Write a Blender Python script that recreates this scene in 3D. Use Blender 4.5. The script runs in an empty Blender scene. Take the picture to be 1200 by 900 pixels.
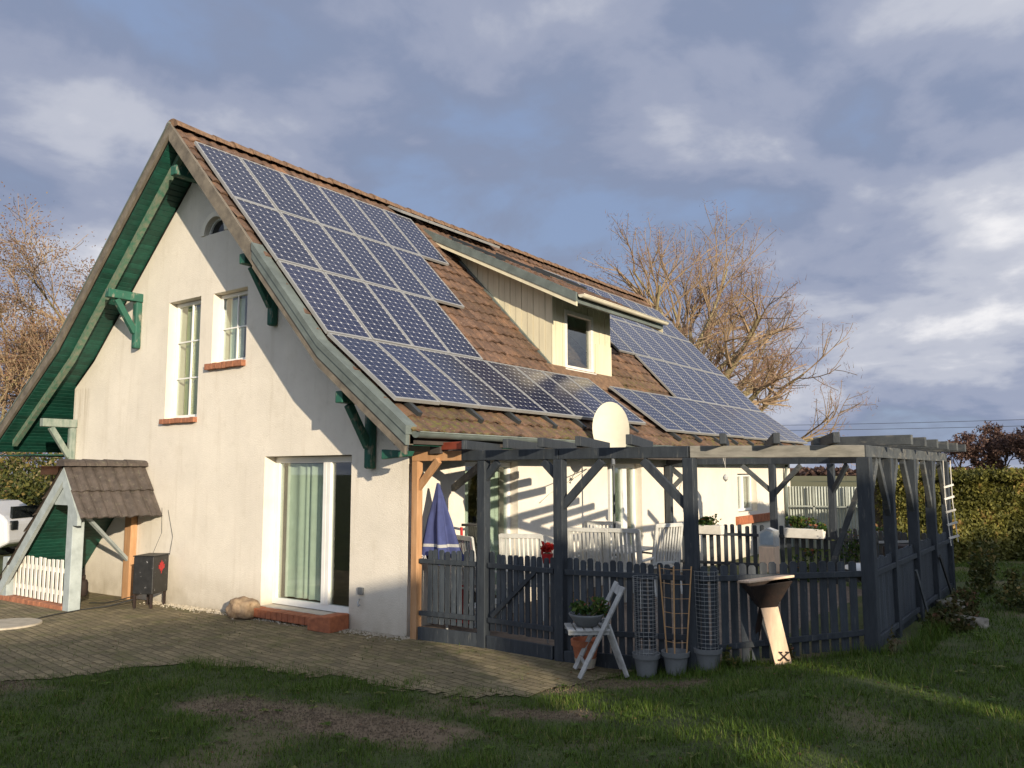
import bpy, bmesh, math, random
import numpy as np
from mathutils import Vector, Matrix, noise
from math import radians as rad, sin, cos, pi, tan, sqrt, atan2
random.seed(11)
S = bpy.context.scene
C = S.collection
W = bpy.data.worlds.new("World"); S.world = W; W.use_nodes = True

# ------------------------------------------------------------------ materials
def mat(name, col=(.5,.5,.5), rough=.7, var=.12, scale=6., bump=.0, bscale=40., metal=0., col2=None, spec=.5, stretch=None, coat=0., bdist=.01, v2=None):
    """Principled with noise driven colour variation and bump, object coordinates."""
    m = bpy.data.materials.new(name); m.use_nodes = True
    nt = m.node_tree; n = nt.nodes; l = nt.links; b = n['Principled BSDF']
    b.inputs['Roughness'].default_value = rough; b.inputs['Metallic'].default_value = metal
    b.inputs['Specular IOR Level'].default_value = spec
    if coat: b.inputs['Coat Weight'].default_value = coat
    tc = n.new('ShaderNodeTexCoord'); mp = n.new('ShaderNodeMapping')
    l.new(tc.outputs['Object'], mp.inputs['Vector'])
    if stretch: mp.inputs['Scale'].default_value = stretch
    nz = n.new('ShaderNodeTexNoise'); nz.inputs['Scale'].default_value = scale; nz.inputs['Detail'].default_value = 6; nz.inputs['Roughness'].default_value = .65
    l.new(mp.outputs[0], nz.inputs['Vector'])
    cr = n.new('ShaderNodeValToRGB')
    c2 = col2 or tuple(max(0, c*(1-var*2)) for c in col)
    c1 = col if col2 else tuple(min(1, c*(1+var)) for c in col)
    cr.color_ramp.elements[0].position = .34; cr.color_ramp.elements[0].color = (*c2, 1)
    cr.color_ramp.elements[1].position = .66; cr.color_ramp.elements[1].color = (*c1, 1)
    l.new(nz.outputs['Fac'], cr.inputs['Fac']); l.new(cr.outputs[0], b.inputs['Base Color'])
    if bump:
        nb = n.new('ShaderNodeTexNoise'); nb.inputs['Scale'].default_value = bscale; nb.inputs['Detail'].default_value = 5
        l.new(mp.outputs[0], nb.inputs['Vector'])
        bp = n.new('ShaderNodeBump'); bp.inputs['Strength'].default_value = bump; bp.inputs['Distance'].default_value = bdist
        l.new(nb.outputs['Fac'], bp.inputs['Height']); l.new(bp.outputs[0], b.inputs['Normal'])
    return m
def tnoise(m, scale, lo, hi, coord='Object', stretch=None, detail=5):
    nt = m.node_tree; n = nt.nodes; l = nt.links
    tc = n.new('ShaderNodeTexCoord'); mp = n.new('ShaderNodeMapping'); l.new(tc.outputs[coord], mp.inputs['Vector'])
    if stretch: mp.inputs['Scale'].default_value = stretch
    nz = n.new('ShaderNodeTexNoise'); nz.inputs['Scale'].default_value = scale; nz.inputs['Detail'].default_value = detail; nz.inputs['Roughness'].default_value = .6
    l.new(mp.outputs[0], nz.inputs['Vector'])
    mr = n.new('ShaderNodeMapRange'); mr.interpolation_type = 'SMOOTHSTEP'
    mr.inputs['From Min'].default_value = lo; mr.inputs['From Max'].default_value = hi
    l.new(nz.outputs['Fac'], mr.inputs['Value']); return mr.outputs[0]
def overlay(m, fac, col, strength=1.):
    nt = m.node_tree; n = nt.nodes; l = nt.links; b = n['Principled BSDF']
    src = b.inputs['Base Color'].links[0].from_socket
    mx = n.new('ShaderNodeMix'); mx.data_type = 'RGBA'
    mx.inputs['B'].default_value = (*col, 1); l.new(src, mx.inputs['A'])
    ml = n.new('ShaderNodeMath'); ml.operation = 'MULTIPLY'; ml.inputs[1].default_value = strength
    l.new(fac, ml.inputs[0]); l.new(ml.outputs[0], mx.inputs['Factor'])
    l.new(mx.outputs['Result'], b.inputs['Base Color'])

M = {}
M['stucco'] = mat('stucco', (.76,.70,.60), .95, .04, 1.3, .7, 95., bdist=.010)
overlay(M['stucco'], tnoise(M['stucco'], 3.2, .52, .78), (.56,.49,.38), .28)
overlay(M['stucco'], tnoise(M['stucco'], 9, .55, .8), (.50,.45,.35), .22)
overlay(M['stucco'], tnoise(M['stucco'], 2.6, .53, .72, stretch=(3.2,3.2,.22)), (.52,.45,.34), .22)
def stucco_dirt():      # damp, algae stained foot of the wall
    m = M['stucco']; nt = m.node_tree; n = nt.nodes; l = nt.links
    tc = n.new('ShaderNodeTexCoord'); sp = n.new('ShaderNodeSeparateXYZ'); l.new(tc.outputs['Object'], sp.inputs[0])
    nz = n.new('ShaderNodeTexNoise'); nz.inputs['Scale'].default_value = 4; nz.inputs['Detail'].default_value = 6; l.new(tc.outputs['Object'], nz.inputs['Vector'])
    mr = n.new('ShaderNodeMapRange'); mr.inputs['From Min'].default_value = .55; mr.inputs['From Max'].default_value = -.05
    l.new(sp.outputs['Z'], mr.inputs['Value'])
    ml = n.new('ShaderNodeMath'); ml.operation = 'MULTIPLY'; l.new(mr.outputs[0], ml.inputs[0]); l.new(nz.outputs['Fac'], ml.inputs[1])
    overlay(m, ml.outputs[0], (.25,.20,.12), .95)
    for x0, x1, zt in ((-4.4,-3.4,3.62),(-5.6,-4.55,2.8)):      # streaks washed down from the brick sills
        def rng(out, a, b_):
            r = n.new('ShaderNodeMapRange'); r.interpolation_type = 'SMOOTHSTEP'
            r.inputs['From Min'].default_value = a; r.inputs['From Max'].default_value = b_; l.new(out, r.inputs['Value']); return r.outputs[0]
        def mul(a, b_):
            q = n.new('ShaderNodeMath'); q.operation = 'MULTIPLY'; l.new(a, q.inputs[0]); l.new(b_, q.inputs[1]); return q.outputs[0]
        inx = mul(rng(sp.outputs['X'], x0, x0+.12), rng(sp.outputs['X'], x1, x1-.12))
        inz = mul(rng(sp.outputs['Z'], zt-1.5, zt-.1), rng(sp.outputs['Z'], zt, zt-.06))
        stk = tnoise(m, 5.5, .42, .66, stretch=(2.4,2.4,.1))
        overlay(m, mul(mul(inx, inz), stk), (.40,.33,.23), .6)
stucco_dirt()
M['reveal'] = mat('reveal_paint', (.80,.74,.62), .9, .04, 5, .2, 90)
M['tile'] = mat('clay_tile', (.160,.092,.058), .9, .2, 11., .9, 45., col2=(.070,.042,.030))
overlay(M['tile'], tnoise(M['tile'], 2.2, .5, .7), (.22,.115,.06), .65)
overlay(M['tile'], tnoise(M['tile'], 22, .56, .7), (.030,.020,.016), .65)
overlay(M['tile'], tnoise(M['tile'], 34, .63, .70), (.40,.34,.25), .55)
def tile_attr():
    m = M['tile']; nt = m.node_tree; n = nt.nodes; l = nt.links; b = n['Principled BSDF']
    at = n.new('ShaderNodeAttribute'); at.attribute_name = 'tint'
    src = b.inputs['Base Color'].links[0].from_socket
    hs = n.new('ShaderNodeHueSaturation'); l.new(src, hs.inputs['Color']); l.new(at.outputs['Fac'], hs.inputs['Value'])
    l.new(hs.outputs[0], b.inputs['Base Color'])
    at2 = n.new('ShaderNodeAttribute'); at2.attribute_name = 'moss'
    mn = tnoise(m, 14, .45, .62)
    ml = n.new('ShaderNodeMath'); ml.operation = 'MULTIPLY'; l.new(mn, ml.inputs[0]); l.new(at2.outputs['Fac'], ml.inputs[1])
    overlay(m, ml.outputs[0], (.12,.12,.022), .9)
tile_attr()
M['ridge'] = mat('ridge_tile', (.25,.15,.085), .9, .25, 12., .5, 60., col2=(.10,.060,.038))
M['porchtile'] = mat('concrete_tile', (.085,.068,.058), .85, .2, 7, .3, 60)
overlay(M['porchtile'], tnoise(M['porchtile'], 16, .58, .7), (.17,.16,.11), .5)
M['bargewood'] = mat('weathered_wood', (.205,.175,.135), .9, .2, 5, .3, 40, col2=(.095,.082,.066), stretch=(1,8,1))
M['zinc'] = mat('greyed_zinc', (.17,.20,.185), .6, .12, 4, .1, 20, metal=.2, col2=(.11,.13,.12))
M['green'] = mat('green_paint', (.006,.062,.042), .55, .15, 8, .1, 40)
M['greenold'] = mat('peeling_green_paint', (.014,.11,.072), .7, .1, 9, .3, 50, col2=(.02,.085,.06))
overlay(M['greenold'], tnoise(M['greenold'], 11, .54, .66, stretch=(1,1,.4)), (.25,.24,.19), .8)
M['raftergreen'] = mat('worn_green_rafter', (.05,.17,.11), .8, .1, 9, .3, 50, col2=(.22,.23,.17), stretch=(1,1,1))
M['greywood'] = mat('grey_wood', (.27,.30,.26), .85, .2, 6, .3, 50, col2=(.13,.18,.15), stretch=(2,2,.6))
M['anthracite'] = mat('anthracite_paint', (.038,.047,.057), .65, .2, 7, .3, 60, col2=(.020,.026,.034), stretch=(3,3,.5))
M['anthracite_old'] = mat('worn_anthracite_paint', (.080,.088,.090), .75, .2, 5, .3, 60, col2=(.040,.046,.052), stretch=(1,1,1))
overlay(M['anthracite_old'], tnoise(M['anthracite_old'], 7, .5, .72, stretch=(1,1,2)), (.24,.22,.18), .45)
def per_board(m, lo, hi):
    nt = m.node_tree; n = nt.nodes; l = nt.links; b = n['Principled BSDF']; src = b.inputs['Base Color'].links[0].from_socket
    g = n.new('ShaderNodeNewGeometry'); mr = n.new('ShaderNodeMapRange'); mr.inputs['To Min'].default_value = lo; mr.inputs['To Max'].default_value = hi
    l.new(g.outputs['Random Per Island'], mr.inputs['Value']); hs = n.new('ShaderNodeHueSaturation'); l.new(src, hs.inputs['Color']); l.new(mr.outputs[0], hs.inputs['Value']); l.new(hs.outputs[0], b.inputs['Base Color'])
overlay(M['anthracite'], tnoise(M['anthracite'], 14, .60, .72, stretch=(3,3,.4)), (.13,.13,.12), .6)
per_board(M['anthracite'], .7, 1.4); per_board(M['green'], .75, 1.25)
M['rawwood'] = mat('raw_larch', (.50,.29,.15), .8, .15, 4, .2, 60, col2=(.38,.20,.09), stretch=(4,4,.6))
M['sunlit_board'] = mat('sunlit_beam', (.21,.20,.175), .85, .15, 5, .25, 60, col2=(.12,.115,.10), stretch=(1,1,5))  # sunlight on the angled front beam painted in as a lighter tone
M['redpaint'] = mat('red_primer', (.42,.085,.045), .7, .15, 5, .1, 40)
M['frame'] = mat('alu_frame', (.35,.35,.34), .5, .06, 5, metal=.3)
M['rail'] = mat('dark_rail', (.055,.062,.066), .5, .1, 5, metal=.4)
M['white'] = mat('white_plastic', (.80,.80,.77), .35, .03, 4)
M['whitewood'] = mat('white_painted_wood', (.74,.71,.64), .7, .08, 5, .15, 40)
M['chairwhite'] = mat('chair_white', (.50,.50,.47), .7, .1, 8, .15, 40)
M['foldwhite'] = mat('faded_white_wood', (.40,.40,.385), .8, .15, 9, .3, 40)
M['brick'] = mat('brick_red', (.42,.17,.09), .9, .2, 14, .4, 50, col2=(.24,.10,.055))
M['terracotta'] = mat('terracotta', (.44,.15,.065), .85, .12, 14, .3, 50, col2=(.27,.09,.045))
M['cream'] = mat('cream_board', (.66,.60,.43), .75, .06, 4, .15, 40, stretch=(1,1,.2))
M['curtain'] = mat('mint_curtain', (.66,.72,.64), .9, .05, 6)
M['yellowboard'] = mat('knotty_pine', (.62,.60,.25), .8, .1, 3, stretch=(3,3,.6))
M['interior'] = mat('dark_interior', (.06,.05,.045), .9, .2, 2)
M['black'] = mat('black_metal', (.018,.018,.018), .45, .2, 9, .1, 60)
overlay(M['black'], tnoise(M['black'], 18, .66, .7), (.3,.3,.3), .7)
M['rubber'] = mat('black_rubber', (.02,.02,.02), .6)
M['blue'] = mat('blue_canvas', (.048,.062,.175), .85, .12, 7, .15, 60)
M['dish'] = mat('dish_cream', (.60,.56,.43), .6, .05, 3)
M['stone'] = mat('field_stone', (.20,.18,.145), .95, .25, 8, .6, 25)
M['sandstone'] = mat('orange_sandstone', (.40,.29,.18), .95, .3, 9, .9, 30, col2=(.20,.13,.08))
M['greypot'] = mat('grey_plastic', (.16,.17,.175), .6, .1, 5)
M['wire'] = mat('galvanised_wire', (.42,.43,.42), .5, metal=.6)
M['bamboo'] = mat('bamboo_cane', (.50,.29,.13), .6, .1, 8)
M['rust'] = mat('rusty_steel', (.030,.015,.010), .8, .3, 9, .4, 50, col2=(.012,.008,.007))
M['copperboard'] = mat('pale_larch', (.80,.58,.40), .6, .08, 5, .1, 40, stretch=(5,5,1))
M['red'] = mat('red_paint', (.45,.02,.02), .5)
M['carwhite'] = mat('car_paint', (.60,.61,.63), .35, .02, 2, coat=.5)
M['carglass'] = mat('car_glass', (.015,.018,.02), .06)
M['tyre'] = mat('tyre', (.02,.02,.02), .8)
M['corr'] = mat('corrugated_sheet', (.42,.45,.41), .6, .12, 1.5, .05, 20, col2=(.26,.29,.26))
M['concrete'] = mat('concrete', (.42,.37,.29), .95, .12, 8, .3, 50)
M['soil'] = mat('soil', (.035,.024,.016), 1., .3, 20, .5, 40)
M['bark'] = mat('bark', (.30,.25,.13), .95, .2, 3, .4, 20, col2=(.15,.12,.065))
M['twig'] = mat('twigs', (.31,.22,.125), .9, .2, 1, col2=(.20,.135,.085))
M['barkfar'] = mat('bark_far', (.13,.085,.065), .95, .2, 3)
M['twigfar'] = mat('twigs_far', (.19,.095,.072), .9, .2, .3, col2=(.11,.058,.05))
M['barn'] = mat('shade_barn_render', (.36,.30,.24), .95, .15, 2, .2, 30)
M['rope'] = mat('rope', (.70,.66,.58), .9)
M['cable'] = mat('cable', (.03,.03,.03), .6)
M['wirefar'] = mat('power_cable', (.05,.055,.07), .7)

def leafmat(name, a, b_, c_=None, rough=.6):
    m = bpy.data.materials.new(name); m.use_nodes = True; nt = m.node_tree; n = nt.nodes; l = nt.links
    b = n['Principled BSDF']; b.inputs['Roughness'].default_value = rough
    b.inputs['Specular IOR Level'].default_value = .25
    at = n.new('ShaderNodeAttribute'); at.attribute_name = 'tint'
    cr = n.new('ShaderNodeValToRGB'); e = cr.color_ramp.elements
    e[0].color = (*a, 1); e[1].color = (*b_, 1); e[0].position = .1; e[1].position = .75
    if c_: k = e.new(.95); k.color = (*c_, 1)
    l.new(at.outputs['Fac'], cr.inputs['Fac']); l.new(cr.outputs[0], b.inputs['Base Color'])
    tr = n.new('ShaderNodeBsdfTranslucent'); l.new(cr.outputs[0], tr.inputs['Color'])
    mx = n.new('ShaderNodeMixShader'); mx.inputs[0].default_value = .25
    out = n['Material Output']; l.new(b.outputs[0], mx.inputs[1]); l.new(tr.outputs[0], mx.inputs[2]); l.new(mx.outputs[0], out.inputs['Surface'])
    return m
M['grass'] = leafmat('grass_blades', (.036,.062,.008), (.095,.158,.018), (.22,.20,.07))
M['hedge'] = leafmat('hedge_leaves', (.050,.055,.012), (.19,.18,.040), (.36,.23,.08))
M['autumn'] = leafmat('autumn_leaves', (.15,.085,.05), (.25,.14,.085), (.30,.24,.10))
M['buds'] = leafmat('bud_twigs', (.20,.11,.085), (.31,.19,.12), (.30,.24,.12))
M['shrub'] = leafmat('shrub_leaves', (.03,.045,.012), (.12,.12,.030), (.22,.16,.05))
M['boxplant'] = leafmat('box_plant', (.02,.06,.012), (.09,.13,.025), (.25,.08,.04))
M['weed'] = leafmat('weed_leaves', (.035,.045,.012), (.10,.085,.03), (.15,.07,.04))
M['redflower'] = leafmat('red_flower', (.35,.012,.01), (.55,.03,.02))
M['woods'] = leafmat('bare_woods', (.07,.045,.038), (.15,.085,.065), (.19,.12,.08))

def glass():
    m = bpy.data.materials.new('window_glass'); m.use_nodes = True; nt = m.node_tree; n = nt.nodes; l = nt.links
    n.remove(n['Principled BSDF']); out = n['Material Output']
    t = n.new('ShaderNodeBsdfTransparent'); t.inputs[0].default_value = (.86,.9,.87,1)
    g = n.new('ShaderNodeBsdfGlossy'); g.inputs['Roughness'].default_value = .02
    f = n.new('ShaderNodeLayerWeight'); pw = n.new('ShaderNodeMath'); pw.operation = 'POWER'; pw.inputs[1].default_value = 3.5; l.new(f.outputs['Facing'], pw.inputs[0])
    ma = n.new('ShaderNodeMath'); ma.operation = 'MULTIPLY_ADD'; ma.inputs[1].default_value = .85; ma.inputs[2].default_value = .09; l.new(pw.outputs[0], ma.inputs[0])
    mx = n.new('ShaderNodeMixShader'); l.new(ma.outputs[0], mx.inputs[0]); l.new(t.outputs[0], mx.inputs[1]); l.new(g.outputs[0], mx.inputs[2])
    l.new(mx.outputs[0], out.inputs['Surface']); return m
M['glass'] = glass()

def solar():
    m = bpy.data.materials.new('solar_cells'); m.use_nodes = True; nt = m.node_tree; n = nt.nodes; l = nt.links
    b = n['Principled BSDF']; b.inputs['Roughness'].default_value = .16; b.inputs['Specular IOR Level'].default_value = .45
    uv = n.new('ShaderNodeUVMap'); sp = n.new('ShaderNodeSeparateXYZ'); l.new(uv.outputs[0], sp.inputs[0])
    def mth(op, a, b_=None, c_=None):
        q = n.new('ShaderNodeMath'); q.operation = op
        for i, v in enumerate((a, b_, c_)):
            if v is None: continue
            if isinstance(v, (int, float)): q.inputs[i].default_value = v
            else: l.new(v, q.inputs[i])
        return q.outputs[0]
    def edge(out):      # distance from nearest cell border in cell units
        f = mth('FRACT', out); return mth('MINIMUM', f, mth('SUBTRACT', 1., f))
    du = edge(sp.outputs['X']); dv = edge(sp.outputs['Y'])
    dia = mth('LESS_THAN', mth('ADD', du, dv), .135)
    gap = mth('LESS_THAN', mth('MINIMUM', du, dv), .014)
    white = mth('MAXIMUM', dia, mth('MULTIPLY', gap, .55))
    bus = mth('LESS_THAN', edge(mth('MULTIPLY', mth('ADD', sp.outputs['X'], .25), 2.)), .022)
    oi = n.new('ShaderNodeObjectInfo')
    cr = n.new('ShaderNodeValToRGB'); cr.color_ramp.elements[0].color = (.008,.011,.034,1); cr.color_ramp.elements[1].color = (.013,.017,.050,1)
    l.new(oi.outputs['Random'], cr.inputs[0])
    m1 = n.new('ShaderNodeMix'); m1.data_type = 'RGBA'; l.new(mth('MULTIPLY', bus, .45), m1.inputs['Factor']); l.new(cr.outputs[0], m1.inputs['A']); m1.inputs['B'].default_value = (.2,.22,.28,1)
    m2 = n.new('ShaderNodeMix'); m2.data_type = 'RGBA'; l.new(white, m2.inputs['Factor']); l.new(m1.outputs['Result'], m2.inputs['A']); m2.inputs['B'].default_value = (.62,.62,.62,1)
    l.new(m2.outputs['Result'], b.inputs['Base Color']); return m
M['solar'] = solar()

# ------------------------------------------------------------------ mesh helpers
class MB:
    def __init__(s): s.v = []; s.f = []; s.uv = None
    def add(s, vs, fs):
        o = len(s.v); s.v += [tuple(v) for v in vs]; s.f += [tuple(i+o for i in f) for f in fs]; return s
    def box(s, x0, x1, y0, y1, z0, z1):
        return s.add([(x0,y0,z0),(x1,y0,z0),(x1,y1,z0),(x0,y1,z0),(x0,y0,z1),(x1,y0,z1),(x1,y1,z1),(x0,y1,z1)],
                     [(0,3,2,1),(4,5,6,7),(0,1,5,4),(1,2,6,5),(2,3,7,6),(3,0,4,7)])
    def bar(s, a, b, w, h, up=(0,0,1), ext=0.):
        a = Vector(a); b = Vector(b); d = (b-a).normalized(); a = a-d*ext; b = b+d*ext
        u = Vector(up); r = d.cross(u)
        if r.length < 1e-4: r = d.cross(Vector((1,0,0)))
        r.normalize(); u = r.cross(d).normalized(); r *= w/2; u *= h/2
        vs = [a-r-u, a+r-u, a+r+u, a-r+u, b-r-u, b+r-u, b+r+u, b-r+u]
        return s.add(vs, [(0,1,2,3),(4,7,6,5),(0,4,5,1),(1,5,6,2),(2,6,7,3),(3,7,4,0)])
    def tube(s, pts, rs, n=8, cap=True):
        pts = [Vector(p) for p in pts]
        if not hasattr(rs, '__len__'): rs = [rs]*len(pts)
        o = len(s.v); ref = None
        for i, p in enumerate(pts):
            d = (pts[min(i+1, len(pts)-1)]-pts[max(i-1, 0)]).normalized()
            if ref is None:
                ref = d.orthogonal().normalized()
            else:
                ref = (ref - d*ref.dot(d)).normalized()
            q = d.cross(ref)
            for k in range(n):
                a = 2*pi*k/n; s.v.append(tuple(p+(ref*cos(a)+q*sin(a))*rs[i]))
        for i in range(len(pts)-1):
            for k in range(n):
                s.f.append((o+i*n+k, o+i*n+(k+1)%n, o+(i+1)*n+(k+1)%n, o+(i+1)*n+k))
        if cap:
            s.f.append(tuple(o+k for k in reversed(range(n)))); s.f.append(tuple(o+(len(pts)-1)*n+k for k in range(n)))
        return s
    def lathe(s, c, prof, n=20):
        """prof: list of (r, z)"""
        o = len(s.v); c = Vector(c)
        for r, z in prof:
            for k in range(n):
                a = 2*pi*k/n; s.v.append((c.x+r*cos(a), c.y+r*sin(a), c.z+z))
        for i in range(len(prof)-1):
            for k in range(n):
                s.f.append((o+i*n+k, o+i*n+(k+1)%n, o+(i+1)*n+(k+1)%n, o+(i+1)*n+k))
        return s
    def prism(s, poly, axis, a, b):
        """poly 2D in the plane normal to axis: axis 'y' -> (x,z), 'x' -> (y,z), 'z' -> (x,y)"""
        def P(p, t):
            return {'y': (p[0], t, p[1]), 'x': (t, p[0], p[1]), 'z': (p[0], p[1], t)}[axis]
        n = len(poly); vs = [P(p, a) for p in poly]+[P(p, b) for p in poly]
        fs = [tuple(range(n)), tuple(reversed(range(n, 2*n)))]+[(i, i+n, (i+1) % n+n, (i+1) % n) for i in range(n)]
        return s.add(vs, fs)
    def obj(s, name, m, parent=None, smooth=False, bevel=0., loc=None):
        me = bpy.data.meshes.new(name)
        off = Vector((0,0,0))
        if parent is not None and loc is None and not parent.get('local'):
            p = parent
            while p is not None: off += p.location; p = p.parent
        if loc is not None: off = Vector(loc)
        me.from_pydata([tuple(Vector(v)-off) for v in s.v], [], s.f)
        bm = bmesh.new(); bm.from_mesh(me); bmesh.ops.recalc_face_normals(bm, faces=bm.faces); bm.to_mesh(me); bm.free()
        ms = m if isinstance(m, (list, tuple)) else [m]
        for q in ms: me.materials.append(M[q] if isinstance(q, str) else q)
        if smooth:
            for p in me.polygons: p.use_smooth = True
        o = bpy.data.objects.new(name, me); C.objects.link(o)
        if parent is not None: o.parent = parent
        if loc is not None and parent is None: o.location = loc
        if bevel:
            bv = o.modifiers.new('bevel', 'BEVEL'); bv.width = bevel; bv.segments = 2; bv.limit_method = 'ANGLE'
        return o
def thing(name, label, cat, loc=(0,0,0), rz=0, group=None, local=False):
    o = bpy.data.objects.new(name, None); C.objects.link(o); o.location = loc; o.rotation_euler = (0,0,rz); o.empty_display_size = .1
    o['label'] = label; o['category'] = cat
    if group: o['group'] = group
    if local: o['local'] = 1
    return o
def tag(o, label, cat, group=None):
    o['label'] = label; o['category'] = cat
    if group: o['group'] = group
    return o
def struct(o, kind='structure'):
    o['kind'] = kind; return o
def dup(root, loc, rz=0, label=None):
    r = root.copy(); C.objects.link(r); r.location = loc; r.rotation_euler = (0,0,rz)
    if label: r['label'] = label
    for ch in list(root.children):
        c = ch.copy(); C.objects.link(c); c.parent = r
        for g in list(ch.children):
            d = g.copy(); C.objects.link(d); d.parent = c
    return r
def cut(o, cutter):
    """boolean difference applied for good, cutter deleted"""
    c = cutter.obj('cutter', 'white')
    md = o.modifiers.new('b', 'BOOLEAN'); md.object = c; md.operation = 'DIFFERENCE'; md.solver = 'EXACT'
    bpy.context.view_layer.update()
    dg = bpy.context.evaluated_depsgraph_get(); me = bpy.data.meshes.new_from_object(o.evaluated_get(dg))
    o.modifiers.clear(); o.data = me; bpy.data.objects.remove(c)
def npmesh(name, verts, nper, m, tint=None, parent=None):
    """many loose polygons with nper corners each; tint one value per polygon"""
    nv = len(verts); nf = nv//nper
    me = bpy.data.meshes.new(name); me.vertices.add(nv); me.vertices.foreach_set('co', verts.astype(np.float32).ravel())
    me.loops.add(nv); me.loops.foreach_set('vertex_index', np.arange(nv, dtype=np.int32))
    me.polygons.add(nf); me.polygons.foreach_set('loop_start', np.arange(0, nv, nper, dtype=np.int32))
    me.polygons.foreach_set('loop_total', np.full(nf, nper, dtype=np.int32))
    me.update(calc_edges=True)
    if tint is not None:
        a = me.attributes.new('tint', 'FLOAT', 'FACE'); a.data.foreach_set('value', tint.astype(np.float32))
    me.materials.append(M[m] if isinstance(m, str) else m)
    o = bpy.data.objects.new(name, me); C.objects.link(o)
    if parent is not None: o.parent = parent
    return o
R = np.random.default_rng(5)
def leaf_quads(cent, size, flat=0.):
    """random oriented rhombic leaves"""
    n = len(cent); sz = size*(.6+.8*R.random((n,1)))
    a = R.normal(size=(n,3)); a /= np.linalg.norm(a, axis=1, keepdims=True)
    b = R.normal(size=(n,3)); b -= a*(a*b).sum(1, keepdims=True); b /= np.linalg.norm(b, axis=1, keepdims=True)
    v = np.stack([cent-a*sz*.5, cent+b*sz*.28, cent+a*sz*.5, cent-b*sz*.28], 1)
    return v.reshape(-1, 3)

# ------------------------------------------------------------------ measured layout (metres, world)
RX, RZ = -4.60, 7.51                 # ridge
SLR, SLR2 = 1.0556, .7427            # right slope, above and below the kink
KXR, EXR = -.93, .60
SLL, SLL2 = .95, .70
KXL, EXL = -7.95, -10.40
Y0, Y1 = -.67, 15.85                 # verges
def zr(x): return RZ-(x-RX)*SLR if x < KXR else RZ-(KXR-RX)*SLR-(x-KXR)*SLR2
def zl(x): return RZ-(RX-x)*SLL if x > KXL else RZ-(RX-KXL)*SLL-(KXL-x)*SLL2
def zroof(x): return zr(x) if x >= RX else zl(x)
def sst(a, b, x):
    t = min(1, max(0, (x-a)/(b-a))); return t*t*(3-2*t)
def zg(x, y):
    z = .28*sst(2.8, 5.4, x) + .12*sst(-2, -7, y)*sst(2, 6, x)
    z -= .012*min(10, max(0, -x)) * (1 if x > -10 else 1)
    f = 1-sst(25, 60, abs(y))*1.; g = 1-sst(20, 50, abs(x))
    return z*f*g

# ------------------------------------------------------------------ house
house = thing('house', 'cream rendered country house with steep tiled roof, green soffits and cream dormer', 'house', (-4.6, 7.5, 0))
SOF = .26
# gable wall with openings
def topz(x): return zroof(x)-SOF
pl = [(-8.62,-.3),(0,-.3),(0,topz(0)),(KXR,topz(KXR)),(RX,topz(RX)),(KXL,topz(KXL)),(-8.62,topz(-8.62))]
gw = MB().prism(pl, 'y', 0, .36).obj('gable_wall', 'stucco', house)
OX, OY = 0, 0
def cutbox(o, *a): cut(o, MB().box(*[v+(OX if i < 2 else (OY if i < 4 else 0)) for i, v in enumerate(a)]))
cutbox(gw, -2.86,-1.03, -.1,.5, .12,2.25)
cutbox(gw, -5.54,-4.62, -.1,.5, 2.90,4.87)
cutbox(gw, -4.28,-3.40, -.1,.5, 3.73,4.86)
def arch(cx, cz, r, n=14): return [(cx+r*cos(pi*k/n), cz+r*sin(pi*k/n)) for k in range(n+1)]
AR = arch(-4.31, 5.86, .27)
cut(gw, MB().prism([(x+OX, z) for x, z in AR], 'y', -.1+OY, .5+OY))
LW = MB().box(-.36, 0, .362, 15.0, -.3, zr(-.18)-SOF).obj('long_wall', 'stucco', house)
cutbox(LW, -.6,.2, 1.12,2.36, .12,2.17)
cutbox(LW, -.6,.2, 5.06,6.36, .12,2.17)
cutbox(LW, -.6,.2, 11.3,12.6, 1.06,1.97)
MB().box(-8.62,-8.26,.362,15.0,-.3,topz(-8.4)).obj('side_wall', 'stucco', house)
MB().prism([(p[0], p[1]) for p in pl], 'y', 15.002, 15.3).obj('rear_gable_wall', 'stucco', house)
# floors and inner walls so that rooms read dark behind the glass
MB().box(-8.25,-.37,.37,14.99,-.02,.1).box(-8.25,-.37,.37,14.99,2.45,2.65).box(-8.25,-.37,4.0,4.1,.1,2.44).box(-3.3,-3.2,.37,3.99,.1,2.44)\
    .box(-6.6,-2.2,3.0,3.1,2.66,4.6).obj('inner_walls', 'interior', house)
mb = MB(); ai = arch(-4.31,5.862,.272); ao = arch(-4.31,5.862,.36)
for i in range(len(ai)-1): mb.prism([ai[i], ao[i], ao[i+1], ai[i+1]], 'y', -.022, -.001)
mb.obj('arch_moulding', 'reveal', house)

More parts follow.
